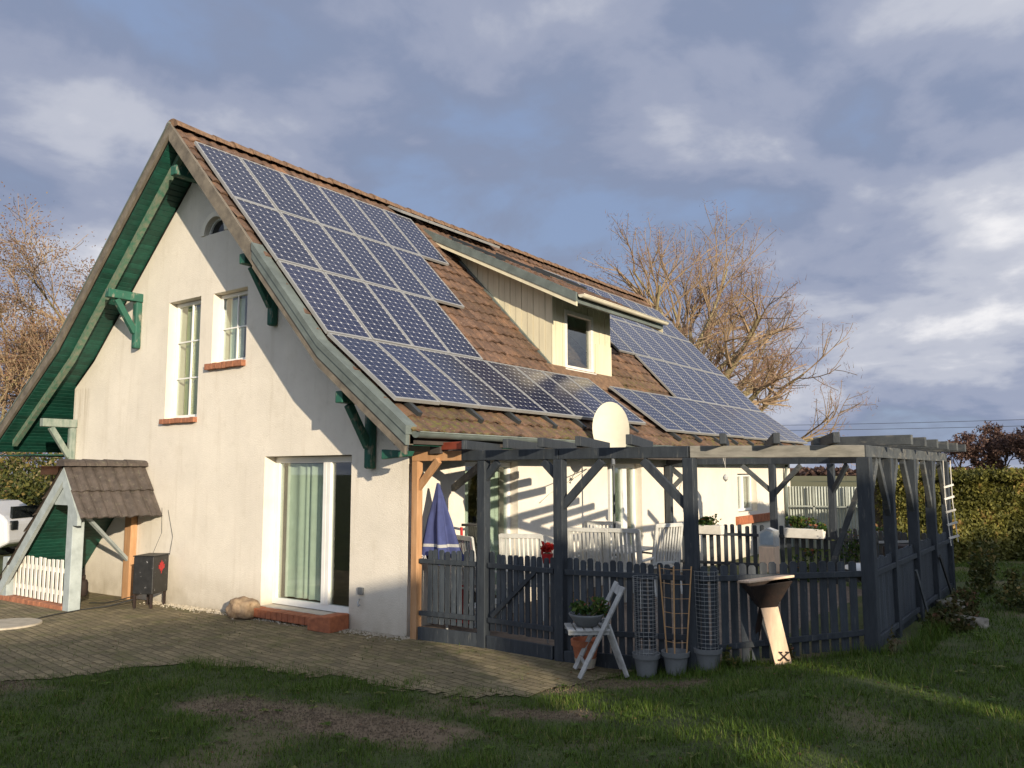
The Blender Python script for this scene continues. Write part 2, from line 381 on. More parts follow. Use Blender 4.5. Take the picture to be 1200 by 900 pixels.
def window(plane, a0, a1, z0, z1, cols=1, rows=1, recess=.14, mull=None, fw=.06, sill=None, curtains=(), sillz=None, name='window', board=None, bars=.022, open_leaf=False):
    """plane 'y' = gable (a is x, outside is -y); 'x' = long wall (a is y, outside is +x); ('x', X) plane at X"""
    X0 = 0
    if isinstance(plane, tuple): plane, X0 = plane
    def bx(mb, p0, p1, d0, d1, q0, q1):
        if plane == 'y': mb.box(p0, p1, d0, d1, q0, q1)
        else: mb.box(X0-d1, X0-d0, p0, p1, q0, q1)
        return mb
    f = MB(); d0, d1 = recess, recess+.07
    bx(f, a0, a1, d0, d1, z0, z0+fw); bx(f, a0, a1, d0, d1, z1-fw, z1); bx(f, a0, a0+fw, d0, d1, z0+fw, z1-fw); bx(f, a1-fw, a1, d0, d1, z0+fw, z1-fw)
    inner = [(a0+fw, a1-fw)]
    if mull:
        mx = a0+(a1-a0)*mull; bx(f, mx-.075, mx-.004, d0-.012, d1-.01, z0+fw, z1-fw); bx(f, mx+.004, mx+.075, d0-.012, d1-.01, z0+fw, z1-fw)
        inner = [(a0+fw, mx-.075), (mx+.075, a1-fw)]
    fr = f.obj(name, 'white', house, bevel=.004)
    if name == 'window' : fr.name = 'window'
    g = MB(); b = MB()
    for (p, q) in inner:
        bx(g, p, q, d0+.035, d0+.041, z0+fw, z1-fw)
        for c in range(1, cols):
            x = p+(q-p)*c/cols; bx(b, x-bars/2, x+bars/2, d0+.008, d0+.034, z0+fw, z1-fw)
        for r in range(1, rows):
            z = z0+fw+(z1-z0-2*fw)*r/rows; bx(b, p, q, d0+.010, d0+.032, z-bars/2, z+bars/2)
    g.obj('pane', 'glass', fr)
    if b.v: b.obj('glazing_bar', 'white', fr)
    for (c0, c1, m_, amp, dep) in curtains:
        cb = MB(); n = max(6, int((c1-c0)/.012)); o = 0; ph = random.random()*6
        for i in range(n+1):
            t = i/n; a = c0+(c1-c0)*t; dd = dep+amp*(.7*sin(t*(c1-c0)*2*pi/.17+ph+1.6*sin(t*5+ph)+1.1*sin(t*13))+.5*sin(t*23+ph))
            for z in (z0+fw+.01, z1-fw-.01):
                cb.v.append((a, dd, z) if plane == 'y' else (X0-dd, a, z))
            if i: cb.f.append((2*i-2, 2*i, 2*i+1, 2*i-1))
        cb.obj('curtain', m_, fr, smooth=amp > 0)
    return fr
# gable french door
window('y', -2.86,-1.03, .13,2.24, mull=.62, fw=.085, name='french_door', recess=.2,
       curtains=[(-2.74,-1.80,'curtain',.025,.33)])
tw = window('y', -5.54,-4.62, 2.91,4.86, cols=2, rows=3, fw=.055, name='window', curtains=[(-5.42,-4.98,'yellowboard',0,.27)])
sw = window('y', -4.28,-3.40, 3.74,4.85, cols=2, rows=2, fw=.055, name='window', curtains=[(-4.18,-3.82,'curtain',.008,.27)])
tw['label'] = 'tall narrow white window with yellow boards behind the glass'; sw['label'] = 'short four-pane window under the eave'
f = MB().prism(arch(-4.31,5.862,.268), 'y', .10, .115).obj('window', 'carglass', house)
f['label'] = 'small half-round attic window'
fb = MB(); ap = arch(-4.31,5.862,.25)
for i in range(len(ap)-1): fb.bar((ap[i][0],.085,ap[i][1]), (ap[i+1][0],.085,ap[i+1][1]), .03, .03, up=(0,1,0), ext=.006)
fb.box(-4.56,-4.06,.07,.10,5.862,5.89); fb.obj('frame', 'white', f)
# brick sills
def bricks(mb, x0, x1, y0, y1, z0, z1, n):
    for i in range(n):
        a = x0+(x1-x0)*i/n; b = x0+(x1-x0)*(i+1)/n
        mb.box(a+.004, b-.004, y0-random.uniform(0,.008), y1, z0+random.uniform(-.004,.004), z1+random.uniform(-.004,.004))
    return mb
bricks(MB(), -5.58,-4.60, -.07,.10, 2.82,2.90, 9).obj('window_sill', 'brick', house, bevel=.004)
bricks(MB(), -4.36,-3.39, -.07,.10, 3.63,3.725, 9).obj('window_sill', 'brick', house, bevel=.004)
# french doors of the long wall
window('x', 1.12,2.36, .13,2.16, mull=.5, fw=.07, name='french_door', curtains=[(1.2,1.62,'curtain',.02,.33),(1.8,2.3,'curtain',.02,.33)])
dd = window('x', 5.40,6.36, .13,2.16, mull=.55, fw=.07, name='french_door', curtains=[(5.5,6.25,'curtain',.03,.33)])
window('x', 11.3,12.6, 1.07,1.96, mull=.5, fw=.06, name='window', curtains=[(11.4,12.0,'chairwhite',.02,.25),(12.1,12.5,'chairwhite',.02,.25)])
bk = MB()
for i in range(11): bk.box(-.02, .075, 11.1+i*.225, 11.1+i*.225+.215, .78, .97)
bk.obj('window_sill', 'terracotta', house, bevel=.004)
# tiled roof: real pantiles
def tiles(name, xs, zf, y0, y1, pitch=.205, parent=None, m='tile', amp=.022, course=.32, lift=.03, mossf=None, holes=None, seed=1):
    rr = random.Random(seed)
    # slope polyline points from ridge down
    pts = []
    x = xs[0]; seg = []
    for i in range(len(xs)-1):
        a = Vector((xs[i], 0, zf(xs[i]+(1e-6 if xs[i+1] > xs[i] else -1e-6)))); b = Vector((xs[i+1], 0, zf(xs[i+1])))
        L = (b-a).length; n = max(1, round(L/course)); seg += [(a.lerp(b, k/n), a.lerp(b, (k+1)/n)) for k in range(n)]
    ny = int((y1-y0)/pitch); pr = [(0,0),(.14,.75),(.32,1.),(.5,.75),(.66,.12),(.84,0.)]
    ys = [(j, f_, h) for j in range(ny) for f_, h in pr]
    cols = len(ys)+1; V = []; F = []; T = []; MS = []
    for ci, (a, b) in enumerate(seg):
        d = (b-a).normalized(); nn = Vector((-d.z, 0, d.x)); nn = nn if nn.z > 0 else -nn
        jit = [rr.uniform(-.012,.020) for _ in range(ny+1)]; tin = [rr.uniform(.72,1.3) for _ in range(ny+1)]
        base = len(V)
        for row, (p, lf) in enumerate(((a-d*.0, .0), (b+d*.05, lift), (b+d*.05, lift-.028))):
            for (j, f_, h) in ys+[(ny, 0, 0)]:
                y = y0+(j+f_)*pitch
                q = p+nn*(lf+amp*h+(jit[j] if row else 0))
                V.append((q.x+ (rr.uniform(-.004,.004) if row else 0), y, q.z))
        for row in (0, 1):
            for k in range(cols-1):
                F.append((base+row*cols+k, base+row*cols+k+1, base+(row+1)*cols+k+1, base+(row+1)*cols+k)); T.append(tin[ys[k][0]])
                xx = (a.x+b.x)/2; yy = y0+ys[k][0]*pitch
                MS.append(mossf(xx, yy) if mossf else 0)
    mb = MB(); mb.v = V; mb.f = F
    o = mb.obj(name, m, parent, smooth=False)
    at = o.data.attributes.new('tint', 'FLOAT', 'FACE'); at.data.foreach_set('value', T)
    at = o.data.attributes.new('moss', 'FLOAT', 'FACE'); at.data.foreach_set('value', MS)
    return o
def mossy(x, y):
    n = .5+.5*noise.noise(Vector((x*1.1, y*.7, 3)))
    return (sst(-.1, .6, x)*.75+.12)*sst(.35, .75, n)+ .5*sst(-1.9,-1.0,x)*sst(6.5,7.5,y)*sst(10.2,9,y)*n
tr_ = tiles('roof', [RX, KXR, EXR], zr, Y0+.03, Y1, parent=house, mossf=mossy)
tl_ = tiles('roof', [RX, KXL, EXL], zl, Y0+.03, Y1, parent=house, course=.4, seed=2)
# roof deck under the tiles so no light passes
def slab(name, m, off0, off1, y0, y1, left=False, xe=None, x_start=None):
    mb = MB(); xs = [RX, KXL, EXL] if left else [RX, KXR, EXR]
    if xe is not None: xs[-1] = xe
    for i in range(2):
        a, b = xs[i], xs[i+1]; za, zb = zroof(a), zroof(b)
        mb.prism([(a, za-off0), (b, zb-off0), (b, zb-off1), (a, za-off1)], 'y', y0, y1)
    return mb.obj(name, m, house)
slab('roof_deck', 'interior', .05, .16, Y0+.05, Y1-.02); slab('roof_deck', 'interior', .05, .16, Y0+.05, Y1-.02, True)
def soffit(left):
    mb = MB(); xs = ([RX-.02, KXL, EXL+.03] if left else [RX+.02, KXR, EXR-.03])
    for i in range(2):
        a = Vector((xs[i], 0, zroof(xs[i]))); b = Vector((xs[i+1], 0, zroof(xs[i+1]))); L = (b-a).length; n = round(L/.105)
        for k in range(n):
            p = a.lerp(b, (k+.03)/n); q = a.lerp(b, (k+.90)/n)
            x2, x3 = min(p.x, q.x), max(p.x, q.x)
            y1 = 15.8 if (x2 < -8.7 or x3 > .05) else .02
            y1 = -.004 if y1 < 1 else y1
            if x2 < -8.7 or x3 > .05 or True:
                mb.prism([(p.x, p.z-.185), (q.x, q.z-.185), (q.x, q.z-.205), (p.x, p.z-.205)], 'y', Y0+.03, y1)
        mb.prism([(a.x, a.z-.165), (b.x, b.z-.165), (b.x, b.z-.184), (a.x, a.z-.184)], 'y', Y0+.03, -.004)
    return mb.obj('soffit', 'green', house)
soffit(True); soffit(False)
# closed eave box (green horizontal boards) at the left and right
mb = MB()
for k in range(6): mb.box(EXL+.05+k*.28, EXL+.05+k*.28+.27, Y0+.06, 15.7, zl(EXL)-.27, zl(EXL)-.25)
mb.obj('eave_boarding', 'green', house)
# ridge tiles
mb = MB(); n = 46
for i in range(n):
    a = Y0+(Y1-Y0)*i/n; L = (Y1-Y0)/n
    r0 = .125+random.uniform(-.006,.006); o0 = len(mb.v); dz = random.uniform(-.008,.008)
    for (yy, r_) in ((a, r0+.02), (a+L+.04, r0)):
        for k in range(9):
            t = pi*k/8; mb.v.append((RX+r_*cos(t)*1.25, yy, RZ-.045+dz+r_*sin(t)*1.0))
    for k in range(8): mb.f.append((o0+k, o0+k+1, o0+9+k+1, o0+9+k))
    mb.f.append(tuple(o0+k for k in range(9)))
mb.obj('ridge', 'ridge', house)
# verge boards
def verge(name, m, x0, x1, t0, t1, y0, y1, parent=house):
    n = [x for x in (x0, KXR, KXL, x1)]; xs = [x0]+[k for k in (KXR, KXL) if min(x0, x1) < k < max(x0, x1)]+[x1]
    mb = MB()
    for a, b in zip(xs[:-1], xs[1:]):
        s_ = 1 if a >= RX and b >= RX else -1
        za, zb = zroof(a), zroof(b)
        mb.prism([(a, za+t1), (b, zb+t1), (b, zb+t0), (a, za+t0)], 'y', y0, y1)
    return mb.obj(name, m, parent)
verge('bargeboard', 'bargewood', RX, -2.35, -.25, .035, Y0-.03, Y0+.02)
verge('bargeboard', 'zinc', -2.352, EXR+.02, -.16, -.03, Y0-.042, Y0+.02)
v_ = verge('verge_capping', 'zinc', -2.35, EXR+.03, -.028, .075, Y0-.055, Y0+.13)
verge('bargeboard', 'bargewood', RX-.002, EXL, -.15, .03, Y0-.03, Y0+.02)
verge('verge_capping', 'zinc', RX-.004, EXL-.02, .032, .06, Y0-.045, Y0+.1)
verge('fascia', 'bargewood', -2.352, EXR-.01, -.29, -.162, Y0-.025, Y0+.02)
# flying rafters under the soffit
for left in (0, 1):
    xs = [RX-.1, KXL, EXL+.35] if left else [RX+.1, KXR, EXR-.25]
    mb = MB()
    for a, b in zip(xs[:-1], xs[1:]):
        mb.prism([(a, zroof(a)-.21), (b, zroof(b)-.21), (b, zroof(b)-.32), (a, zroof(a)-.32)], 'y', -.44, -.35)
    mb.obj('rafter', 'raftergreen', house)
# brackets: beam, wall post, brace
def bracket(x, z, m, depth=.62, low=.82, s=.13):
    b = MB().box(x-s/2, x+s/2, -depth, -.002, z, z+s*1.15).obj('bracket', m, house, bevel=.012)
    MB().box(x-s/2+.004, x+s/2-.004, -.125, -.003, z-low, z-.002).obj('wall_post', m, b, bevel=.03)
    MB().bar((x, -depth+.17, z-.01), (x, -.10, z-low*.66), .09, .10, up=(0,1,0)).obj('brace', m, b, bevel=.01)
for x, z, m in ((-6.42,4.98,'greenold'), (-8.50,2.86,'greywood'), (-2.70,4.98,'greenold'), (-.62,2.88,'greenold')): bracket(x, z, m)
MB().box(-4.68,-4.52,-.60,-.002,6.72,6.88).obj('ridge_beam', 'greenold', house, bevel=.02)
# eave end board and green end
MB().prism([(.36,2.33),(.60,2.33),(.60,2.52),(.40,2.60)], 'y', -.64, -.56).obj('eave_end_board', 'bargewood', house)
MB().prism([(.02,2.17),(.46,2.20),(.50,2.26),(.02,2.29)], 'y', -.5, -.42).obj('rafter_end', 'greenold', house, bevel=.01)
# gutter of the right eave (half round, closed end)
def gutter(x, z, y0, y1, r, m, name='gutter'):
    mb = MB(); n = 10
    for rr_, fl in ((r, 0), (r-.006, 1)):
        o0 = len(mb.v)
        for yy in (y0, y1):
            for k in range(n+1):
                t = pi+pi*k/n; mb.v.append((x+rr_*cos(t), yy, z+rr_*sin(t)))
        for k in range(n): mb.f.append((o0+k, o0+k+1, o0+n+1+k+1, o0+n+1+k))
    for yy in (y0, y1):
        o0 = len(mb.v)
        for k in range(n+1):
            t = pi+pi*k/n; mb.v.append((x+r*cos(t), yy, z+r*sin(t)))
        mb.f.append(tuple(range(o0, o0+n+1)))
    mb.tube([(x+r, y0, z), (x+r, y1, z)], .009, 6)
    k = y0+.4
    while k < y1: mb.box(x-r-.01, x+r+.012, k, k+.02, z+.001, z+.008); k += .75
    g = mb.obj(name, m, house, smooth=True); return g
gutter(.69, 2.475, -.62, 15.8, .068, 'zinc')
MB().tube([(.1,14.7,2.2),(.06,14.7,1.9),(.06,14.7,.1)], .04, 8).obj('downpipe', 'zinc', house, smooth=True)
MB().box(.40,.56,-.05,15.7,2.24,2.40).obj('eave_shade_board', 'interior', house)  # dark colour puts the shade under the eave into this board
MB().box(0.003,.40,.0,15.0,2.36,2.385).obj('eave_soffit', 'green', house)

# dormer
DX, DY0, DY1 = -1.21, 5.19, 7.43
dm = MB(); fb_ = zr(DX)-.05
k = DY0; nb = 19
for i in range(nb):
    a = DY0+(DY1-DY0)*i/nb; b = DY0+(DY1-DY0)*(i+1)/nb
    dm.box(DX-.03, DX-(.0 if i % 2 else .006), a+.003, b-.003, fb_, 5.52)
dw = dm.obj('dormer', 'cream', house)
cut(dw, MB().box(DX-.2+OX, DX+.2+OX, 5.62+OY, 6.70+OY, 4.0, 5.16))
def ztop(x): return 5.2+(-.45-x)*.5      # shed roof surface
for side, yy in ((0, DY0), (1, DY1)):
    n = 20; ck = MB()
    for i in range(n):
        a = DX-.032-(2.75)*i/n; b = DX-.032-(2.75)*(i+1)/n
        a2, b2 = a-.004, b+.004
        t0 = .0 if i % 2 else .006
        ya, yb = (yy+t0, yy+.05) if side == 0 else (yy-.05, yy-t0)
        za = max(zr(a2)-.12, 0); zb = max(zr(b2)-.12, 0)
        if ztop(a2)-.1 > za: ck.prism([(a2, za), (b2, zb), (b2, max(zb+.01, ztop(b2)-.1)), (a2, ztop(a2)-.1)], 'y', ya, yb)
    ck.obj('dormer_cheek', 'cream', dw)
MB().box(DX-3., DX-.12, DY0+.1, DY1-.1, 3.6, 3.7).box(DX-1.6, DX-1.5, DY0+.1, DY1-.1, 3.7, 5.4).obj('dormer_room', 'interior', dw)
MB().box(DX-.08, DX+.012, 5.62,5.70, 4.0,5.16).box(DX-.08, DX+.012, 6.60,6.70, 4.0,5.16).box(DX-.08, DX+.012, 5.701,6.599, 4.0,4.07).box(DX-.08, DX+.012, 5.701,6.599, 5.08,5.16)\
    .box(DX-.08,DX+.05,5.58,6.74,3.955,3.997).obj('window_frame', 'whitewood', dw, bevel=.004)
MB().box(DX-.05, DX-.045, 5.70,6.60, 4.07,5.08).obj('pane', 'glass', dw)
MB().box(DX-.001, DX+.02, 6.76,7.42, fb_, 4.62).obj('plain_board', 'cream', dw)
# flashing
MB().prism([(DX, zr(DX)+.10), (DX+.34, zr(DX+.34)+.07), (DX+.34, zr(DX+.34)+.05), (DX, zr(DX)+.02)], 'y', DY0-.25, DY1+.15).obj('flashing', 'ridge', dw)
MB().prism([(DX+.02, zr(DX+.02)+.01), (-4.0, zr(-4.0)+.01), (-4.0, zr(-4.0)+.09), (DX+.02, zr(DX+.02)+.09)], 'y', DY0-.06, DY0-.012).obj('flashing', 'zinc', dw)
# shed roof
DRY0, DRY1 = 4.80, 8.32
MB().prism([(-.47, ztop(-.47)-.03), (-4.2, ztop(-4.2)-.03), (-4.2, ztop(-4.2)-.12), (-.47, ztop(-.47)-.12)], 'y', DRY0+.02, DRY1-.02).obj('dormer_roof_deck', 'green', dw)
tiles('dormer_roof', [-4.15, -.45], lambda x: ztop(x), DRY0+.03, DRY1-.02, parent=dw, seed=7)
for nm, m, t0, t1, pr in (('dormer_verge_board','zinc',-.12,.05,.03), ('dormer_fascia','cream',-.205,-.122,.012)):
    for yy in (DRY0, DRY1):
        MB().prism([(-.43, ztop(-.43)+t1), (-4.2, ztop(-4.2)+t1), (-4.2, ztop(-4.2)+t0), (-.43, ztop(-.43)+t0)], 'y', yy-pr if yy == DRY0 else yy, yy+.02 if yy == DRY0 else yy+pr).obj(nm, m, dw)
g = gutter(-.36, 5.20, 4.83, 8.36, .06, 'whitewood'); g.name = 'dormer_gutter'; g.data.materials[0] = M['dish']
MB().box(-.50,-.45,DRY0+.03,DRY1,5.06,5.15).obj('dormer_fascia', 'zinc', dw)

# ------------------------------------------------------------------ solar panels
a1, a2 = rad(46.55), rad(36.6)
P0 = Vector((-4.1235,-.536,7.1838)); PH = 1.5464; PW = .82
D1 = Vector((cos(a1),0,-sin(a1))); D2 = Vector((cos(a2),0,-sin(a2)))
KP = P0+D1*3*PH
def nrm(d): return Vector((-d.z,0,d.x))
def panel_mesh():
    w, h = PW-.012, PH-.02; th = .045
    mb = MB()
    for (u0,u1,v0,v1) in ((0,w,0,.03),(0,w,h-.03,h),(0,.026,.03,h-.03),(w-.026,w,.03,h-.03)): mb.box(u0,u1,v0,v1,-th,0)
    mb.box(.01,w-.01,.01,h-.01,-th+.003,-.03)
    fr = mb
    me = bpy.data.meshes.new('cell_sheet'); me.from_pydata([(.02,.02,-.006),(w-.02,.02,-.006),(w-.02,h-.02,-.006),(.02,h-.02,-.006)], [], [(0,1,2,3)])
    uv = me.uv_layers.new(); m_ = .06
    for i, c in enumerate(((-m_,-m_),(6+m_,-m_),(6+m_,12+m_),(-m_,12+m_))): uv.data[i].uv = c
    me.materials.append(M['solar']); return fr, me
fr_mb, cell_me = panel_mesh()
frame_me = None; proto = {}
def place_panel(origin, down, label, cat='solar panel', ydir=Vector((0,1,0)), group='solar panels on the roof'):
    global frame_me
    x = ydir; y = down.normalized(); z = x.cross(y)
    if z.z < 0: z = -z
    e = bpy.data.objects.new('solar_panel', None); C.objects.link(e)
    Mx = Matrix((( x.x, y.x, z.x, origin.x), (x.y, y.y, z.y, origin.y), (x.z, y.z, z.z, origin.z), (0,0,0,1)))
    tilt = Matrix.Rotation(random.uniform(-.004,.004), 4, 'X') @ Matrix.Rotation(random.uniform(-.006,.006), 4, 'Y')
    e.matrix_world = Mx @ tilt; e['label'] = label; e['category'] = cat; e['group'] = group; e['local'] = 1
    if frame_me is None:
        f_ = fr_mb.obj('frame', 'frame', e); frame_me = f_.data
    else:
        f_ = bpy.data.objects.new('frame', frame_me); C.objects.link(f_); f_.parent = e
    c_ = bpy.data.objects.new('cell_sheet', cell_me); C.objects.link(c_); c_.parent = e
    return e
ORD = ['first','second','third','fourth','fifth','sixth','seventh','eighth','ninth','tenth','eleventh']
ROWN = ['top row','second row','third row','bottom row']
def pt(t, s):      # t metres down from P0, s along y
    return (P0+D1*t if t <= 3*PH+.001 else KP+D2*(t-3*PH))+Vector((0,s,0))
for r_, cnt in enumerate((6,5,4,8)):
    for k in range(cnt):
        o = pt(r_*PH+(.002 if r_ == 3 else 0), k*PW)
        place_panel(o, D2 if r_ == 3 else D1, 'blue solar panel, %s from the gable in the %s of the left array' % (ORD[k], ROWN[r_]))
ye = 15.66+.536; off = .16
for r_, cnt in enumerate((8,8,7,11)):
    for k in range(cnt):
        s_ = ye-(cnt-k)*PW
        if r_ == 3: o = KP+D2*off+Vector((0,s_,0))
        else: o = P0+D1*(r_*PH+off-.02)+Vector((0,s_,0))
        place_panel(o, D2 if r_ == 3 else D1, 'solar panel beyond the dormer, %s from the far verge in the %s' % (ORD[cnt-1-k], ROWN[r_]))
dd_ = Vector((1,0,-.5)).normalized()
for k in range(4):
    a = Vector((-3.42-.0,4.90+k*.84,ztop(-3.42)+.21)); 
    o = a-dd_*.80
    e = place_panel(o+Vector((0,0,0)), dd_, 'solar panel seen edge-on over the dormer roof, %s from the left' % ORD[k])
    e.scale = (1.0,.55,1.)
# mounting rails
def rail_thing(a, b, label):
    t = MB().bar(a, b, .07, .06, up=(1,0,1)).obj('mounting_rail', 'rail', loc=tuple(a)); tag(t, label, 'mounting rail', 'mounting rails under the solar panels'); return t
nR = nrm(D2)
for k, s_ in enumerate((.28,1.45,2.35,3.25,4.15,5.0,5.95)):
    a = KP+D2*.1-nR*.085+Vector((0,s_,0)); b = KP+D2*(PH+.20+.04*(k % 2))-nR*.085+Vector((0,s_,0))
    rail_thing(a, b, 'dark rail end below the left array, %s from the gable' % ORD[k])
for k, s_ in enumerate((7.5,8.5,9.5,10.5,11.5,12.6,13.8,15.0)):
    a = KP+D2*.2-nR*.085+Vector((0,s_,0)); b = KP+D2*(PH+.34)-nR*.085+Vector((0,s_,0))
    rail_thing(a, b, 'dark rail end below the right array, %s past the dormer' % ORD[k])
for k, (x0, x1, yy) in enumerate(((-3.6,-2.2,5.0),(-3.6,-2.2,6.6),(-3.6,-2.2,8.1))):
    rail_thing(Vector((x0,yy,ztop(x0)+.08)), Vector((x1,yy,ztop(x1)+.08)), 'rail on the dormer roof, %s from its left edge' % ORD[k])

# ------------------------------------------------------------------ porch over the side entrance
po = thing('entrance_porch', 'small grey timber porch with brown tiled roof against the gable wall', 'porch', (-6.5,-.7,-.08))
PRX, PRZ = -6.07, 2.16
def pz(x): return PRZ-(x-PRX)*1.42 if x > PRX else PRZ-(PRX-x)*.96
tiles('roof', [PRX, -5.50], pz, -1.34, .0, pitch=.166, parent=po, m='porchtile', amp=.028, course=.41, lift=.035)
tiles('roof', [PRX, -8.9], pz, -1.34, .0, pitch=.166, parent=po, m='porchtile', amp=.028, course=.41, lift=.035)
mb = MB()
for i in range(4):
    a = -1.38+i*.34
    o0 = len(mb.v)
    for yy, r_ in ((a, .115), (a+.37, .10)):
        for k in range(7): t = pi*k/6; mb.v.append((PRX+r_*cos(t)*1.2, yy, PRZ-.035+r_*sin(t)))
    for k in range(6): mb.f.append((o0+k, o0+k+1, o0+7+k+1, o0+7+k))
    mb.f.append(tuple(o0+k for k in range(7)))
mb.obj('ridge', 'porchtile', po)
for xs in ((PRX, -5.53), (PRX, -8.85)):
    mb = MB(); d = Vector((xs[1]-xs[0], 0, pz(xs[1])-pz(xs[0]))); n = round(d.length/.09)
    for k in range(n):
        p = Vector((xs[0],0,pz(xs[0])-.05))+d*(k+.04)/n; q = Vector((xs[0],0,pz(xs[0])-.05))+d*(k+.94)/n
        mb.prism([(p.x,p.z),(q.x,q.z),(q.x,q.z-.02),(p.x,p.z-.02)], 'y', -1.26, -.01)
    mb.obj('soffit', 'green', po)
    mb = MB().prism([(xs[0],pz(xs[0])-.02),(xs[1],pz(xs[1])-.02),(xs[1],pz(xs[1])-.045),(xs[0],pz(xs[0])-.045)], 'y', -1.29, -.01); mb.obj('roof_deck', 'interior', po)
lp = mat('porch_grey', (.40,.45,.45), .8, .12, 5, .2, 40, col2=(.29,.33,.33)); M['porchgrey'] = lp
MB().prism([(PRX,pz(PRX)-.06),(-8.8,pz(-8.8)-.06),(-8.8,pz(-8.8)-.27),(PRX,pz(PRX)-.27)], 'y', -1.33, -1.27).obj('bargeboard', lp, po)
MB().prism([(PRX+.002,pz(PRX)-.06),(-5.55,pz(-5.55)-.06),(-5.55,pz(-5.55)-.20),(-5.68,pz(-5.55)-.20),(PRX+.002,pz(PRX)-.34)], 'y', -1.33, -1.27).obj('bargeboard', lp, po)
MB().prism([(PRX-.01,PRZ-.30),(-6.42,pz(-6.42)-.28),(-6.42,1.52),(-5.80,1.52)], 'y', -1.268, -1.23).obj('gable_infill', lp, po)
MB().box(-5.93,-5.74,-1.30,-1.12,-.1,1.56).obj('post', lp, po, bevel=.01)
MB().box(-8.05,-7.86,-1.30,-1.12,-.1,.62).obj('post', lp, po, bevel=.01)
MB().box(-6.40,-6.20,-.12,-.004,-.1,1.50).obj('post', 'rawwood', po, bevel=.01)['label'] = 'orange-brown wall post of the porch'
MB().bar((-5.66,-1.15,1.36),(-6.3,-.08,.55), .05,.05).obj('brace', lp, po)
MB().box(-5.74,-5.64,-1.25,-.02,1.34,1.42).obj('eave_beam', lp, po)
# white picket screen on its brick kerb
sf = thing('picket_screen', 'low white picket screen on a brick kerb inside the grey porch', 'fence', (-6.9,-1.2,-.08))
mb = MB(); k = -7.84
while k < -5.97:
    mb.box(k, k+.088, -1.205, -1.185, .0, .66+random.uniform(-.012,.012)); k += .143
mb.obj('pickets', 'whitewood', sf, bevel=.012)
MB().box(-7.85,-5.95,-1.182,-1.15,.12,.19).box(-7.85,-5.95,-1.182,-1.15,.46,.53).obj('rail', 'whitewood', sf)
bricks(MB(), -8.3,-5.94,-1.30,-1.12,-.13,-.01,13).obj('brick_kerb', 'brick', sf, bevel=.006)
lp2 = tag(MB().lathe((-6.02,-.95,.10),[(.0,.26),(.05,.25),(.07,.2),(.07,.02),(.05,0),(0,0)],12).tube([(-6.02,-.95,.36),(-6.02,-.95,.42)],.03,8).tube([(-6.06,-.95,.33),(-6.04,-.95,.5),(-6.0,-.95,.5),(-5.98,-.95,.33)],.006,6).obj('lantern','rust',smooth=True,loc=(-6.02,-.95,.1)), 'small dark rusty lantern beside the right post of the porch', 'lantern')
# black box with red leaf
sp = thing('garden_heater', 'black metal box on four short legs with a red maple leaf, against the wall', 'heater', (-5.2,-.38,-.05), rad(0), None)
def rotpts(pts, c, a):
    return [((x-c[0])*cos(a)-(y-c[1])*sin(a)+c[0], (x-c[0])*sin(a)+(y-c[1])*cos(a)+c[1], z) for x, y, z in pts]
def rbox(mb, c, a, x0, x1, y0, y1, z0, z1):
    t = MB().box(c[0]+x0, c[0]+x1, c[1]+y0, c[1]+y1, z0, z1); t.v = rotpts(t.v, c, a); mb.add(t.v, t.f); return mb
HC = (-5.14,-.36); HA = rad(30)
rbox(MB(), HC, HA, -.15,.18, -.23,.22, .16,.73).obj('body', 'black', sp, bevel=.015)
rbox(MB(), HC, HA, -.16,.19, -.24,.23, .73,.745).obj('lid', 'black', sp, bevel=.006)
for (x, y) in ((-.12,-.20),(.15,-.20),(-.12,.18),(.15,.18)): rbox(MB(), HC, HA, x-.016, x+.016, y-.016, y+.016, -.08, .165).obj('leg', 'rust', sp)
# maple leaf on the right-hand face (x = +.20 in local coordinates)
lf = [(0,.095),(.022,.05),(.05,.065),(.045,.025),(.09,.03),(.072,-.002),(.085,-.02),(.03,-.045),(.034,-.062),(.005,-.055),(.006,-.10),(-.006,-.10),(-.005,-.055),(-.034,-.062),(-.03,-.045),(-.085,-.02),(-.072,-.002),(-.09,.03),(-.045,.025),(-.05,.065),(-.022,.05)]
t = MB().prism([(HC[1]+.0+a*1.05, .56+b*1.05) for a, b in lf], 'x', HC[0]+.1805, HC[0]+.1845); t.v = rotpts(t.v, HC, HA); t.obj('maple_leaf', 'red', sp)
for k, (pp) in enumerate(([(-5.34,-.22,.72),(-5.42,-.03,1.05),(-5.46,-.02,1.45)], [(-5.02,-.12,.72),(-5.10,-.03,1.0),(-5.28,-.02,1.42)])):
    tag(MB().tube(pp, .003, 4).obj('cable', 'cable', loc=pp[0]), ('thin cable rising from the black heater, nearer the orange post', 'thin cable rising from the black heater, nearer the house corner')[k], 'cable')
cp = [(-5.35,-.5,.05),(-5.6,-.75,-.04),(-5.7,-1.1,-.055),(-5.55,-1.6,-.05),(-5.3,-2.1,-.045),(-5.1,-2.3,-.04)]
tag(MB().tube(cp, .010, 5).obj('cable', 'cable', loc=cp[0]), 'black cable running from the heater over the paving to the round slab', 'cable')
cp = [(-5.3,-.45,.12),(-5.7,-.5,.02),(-6.0,-.6,-.05),(-6.3,-.7,-.06)]
tag(MB().tube(cp, .008, 5).obj('cable', 'cable', loc=cp[0]), 'thin cable running low from the heater to the porch post', 'cable')
# wall outlet
ou = thing('wall_tap', 'small grey tap and box on the cream wall right of the french door', 'tap', (-.79,0,.42))
MB().box(-.84,-.75,-.035,-.002,.45,.54).obj('box', 'greypot', ou, bevel=.006)
MB().tube([(-.8,-.03,.40),(-.8,-.06,.36),(-.78,-.07,.31),(-.76,-.06,.33)], .012, 6).obj('spout', 'wire', ou, smooth=True)
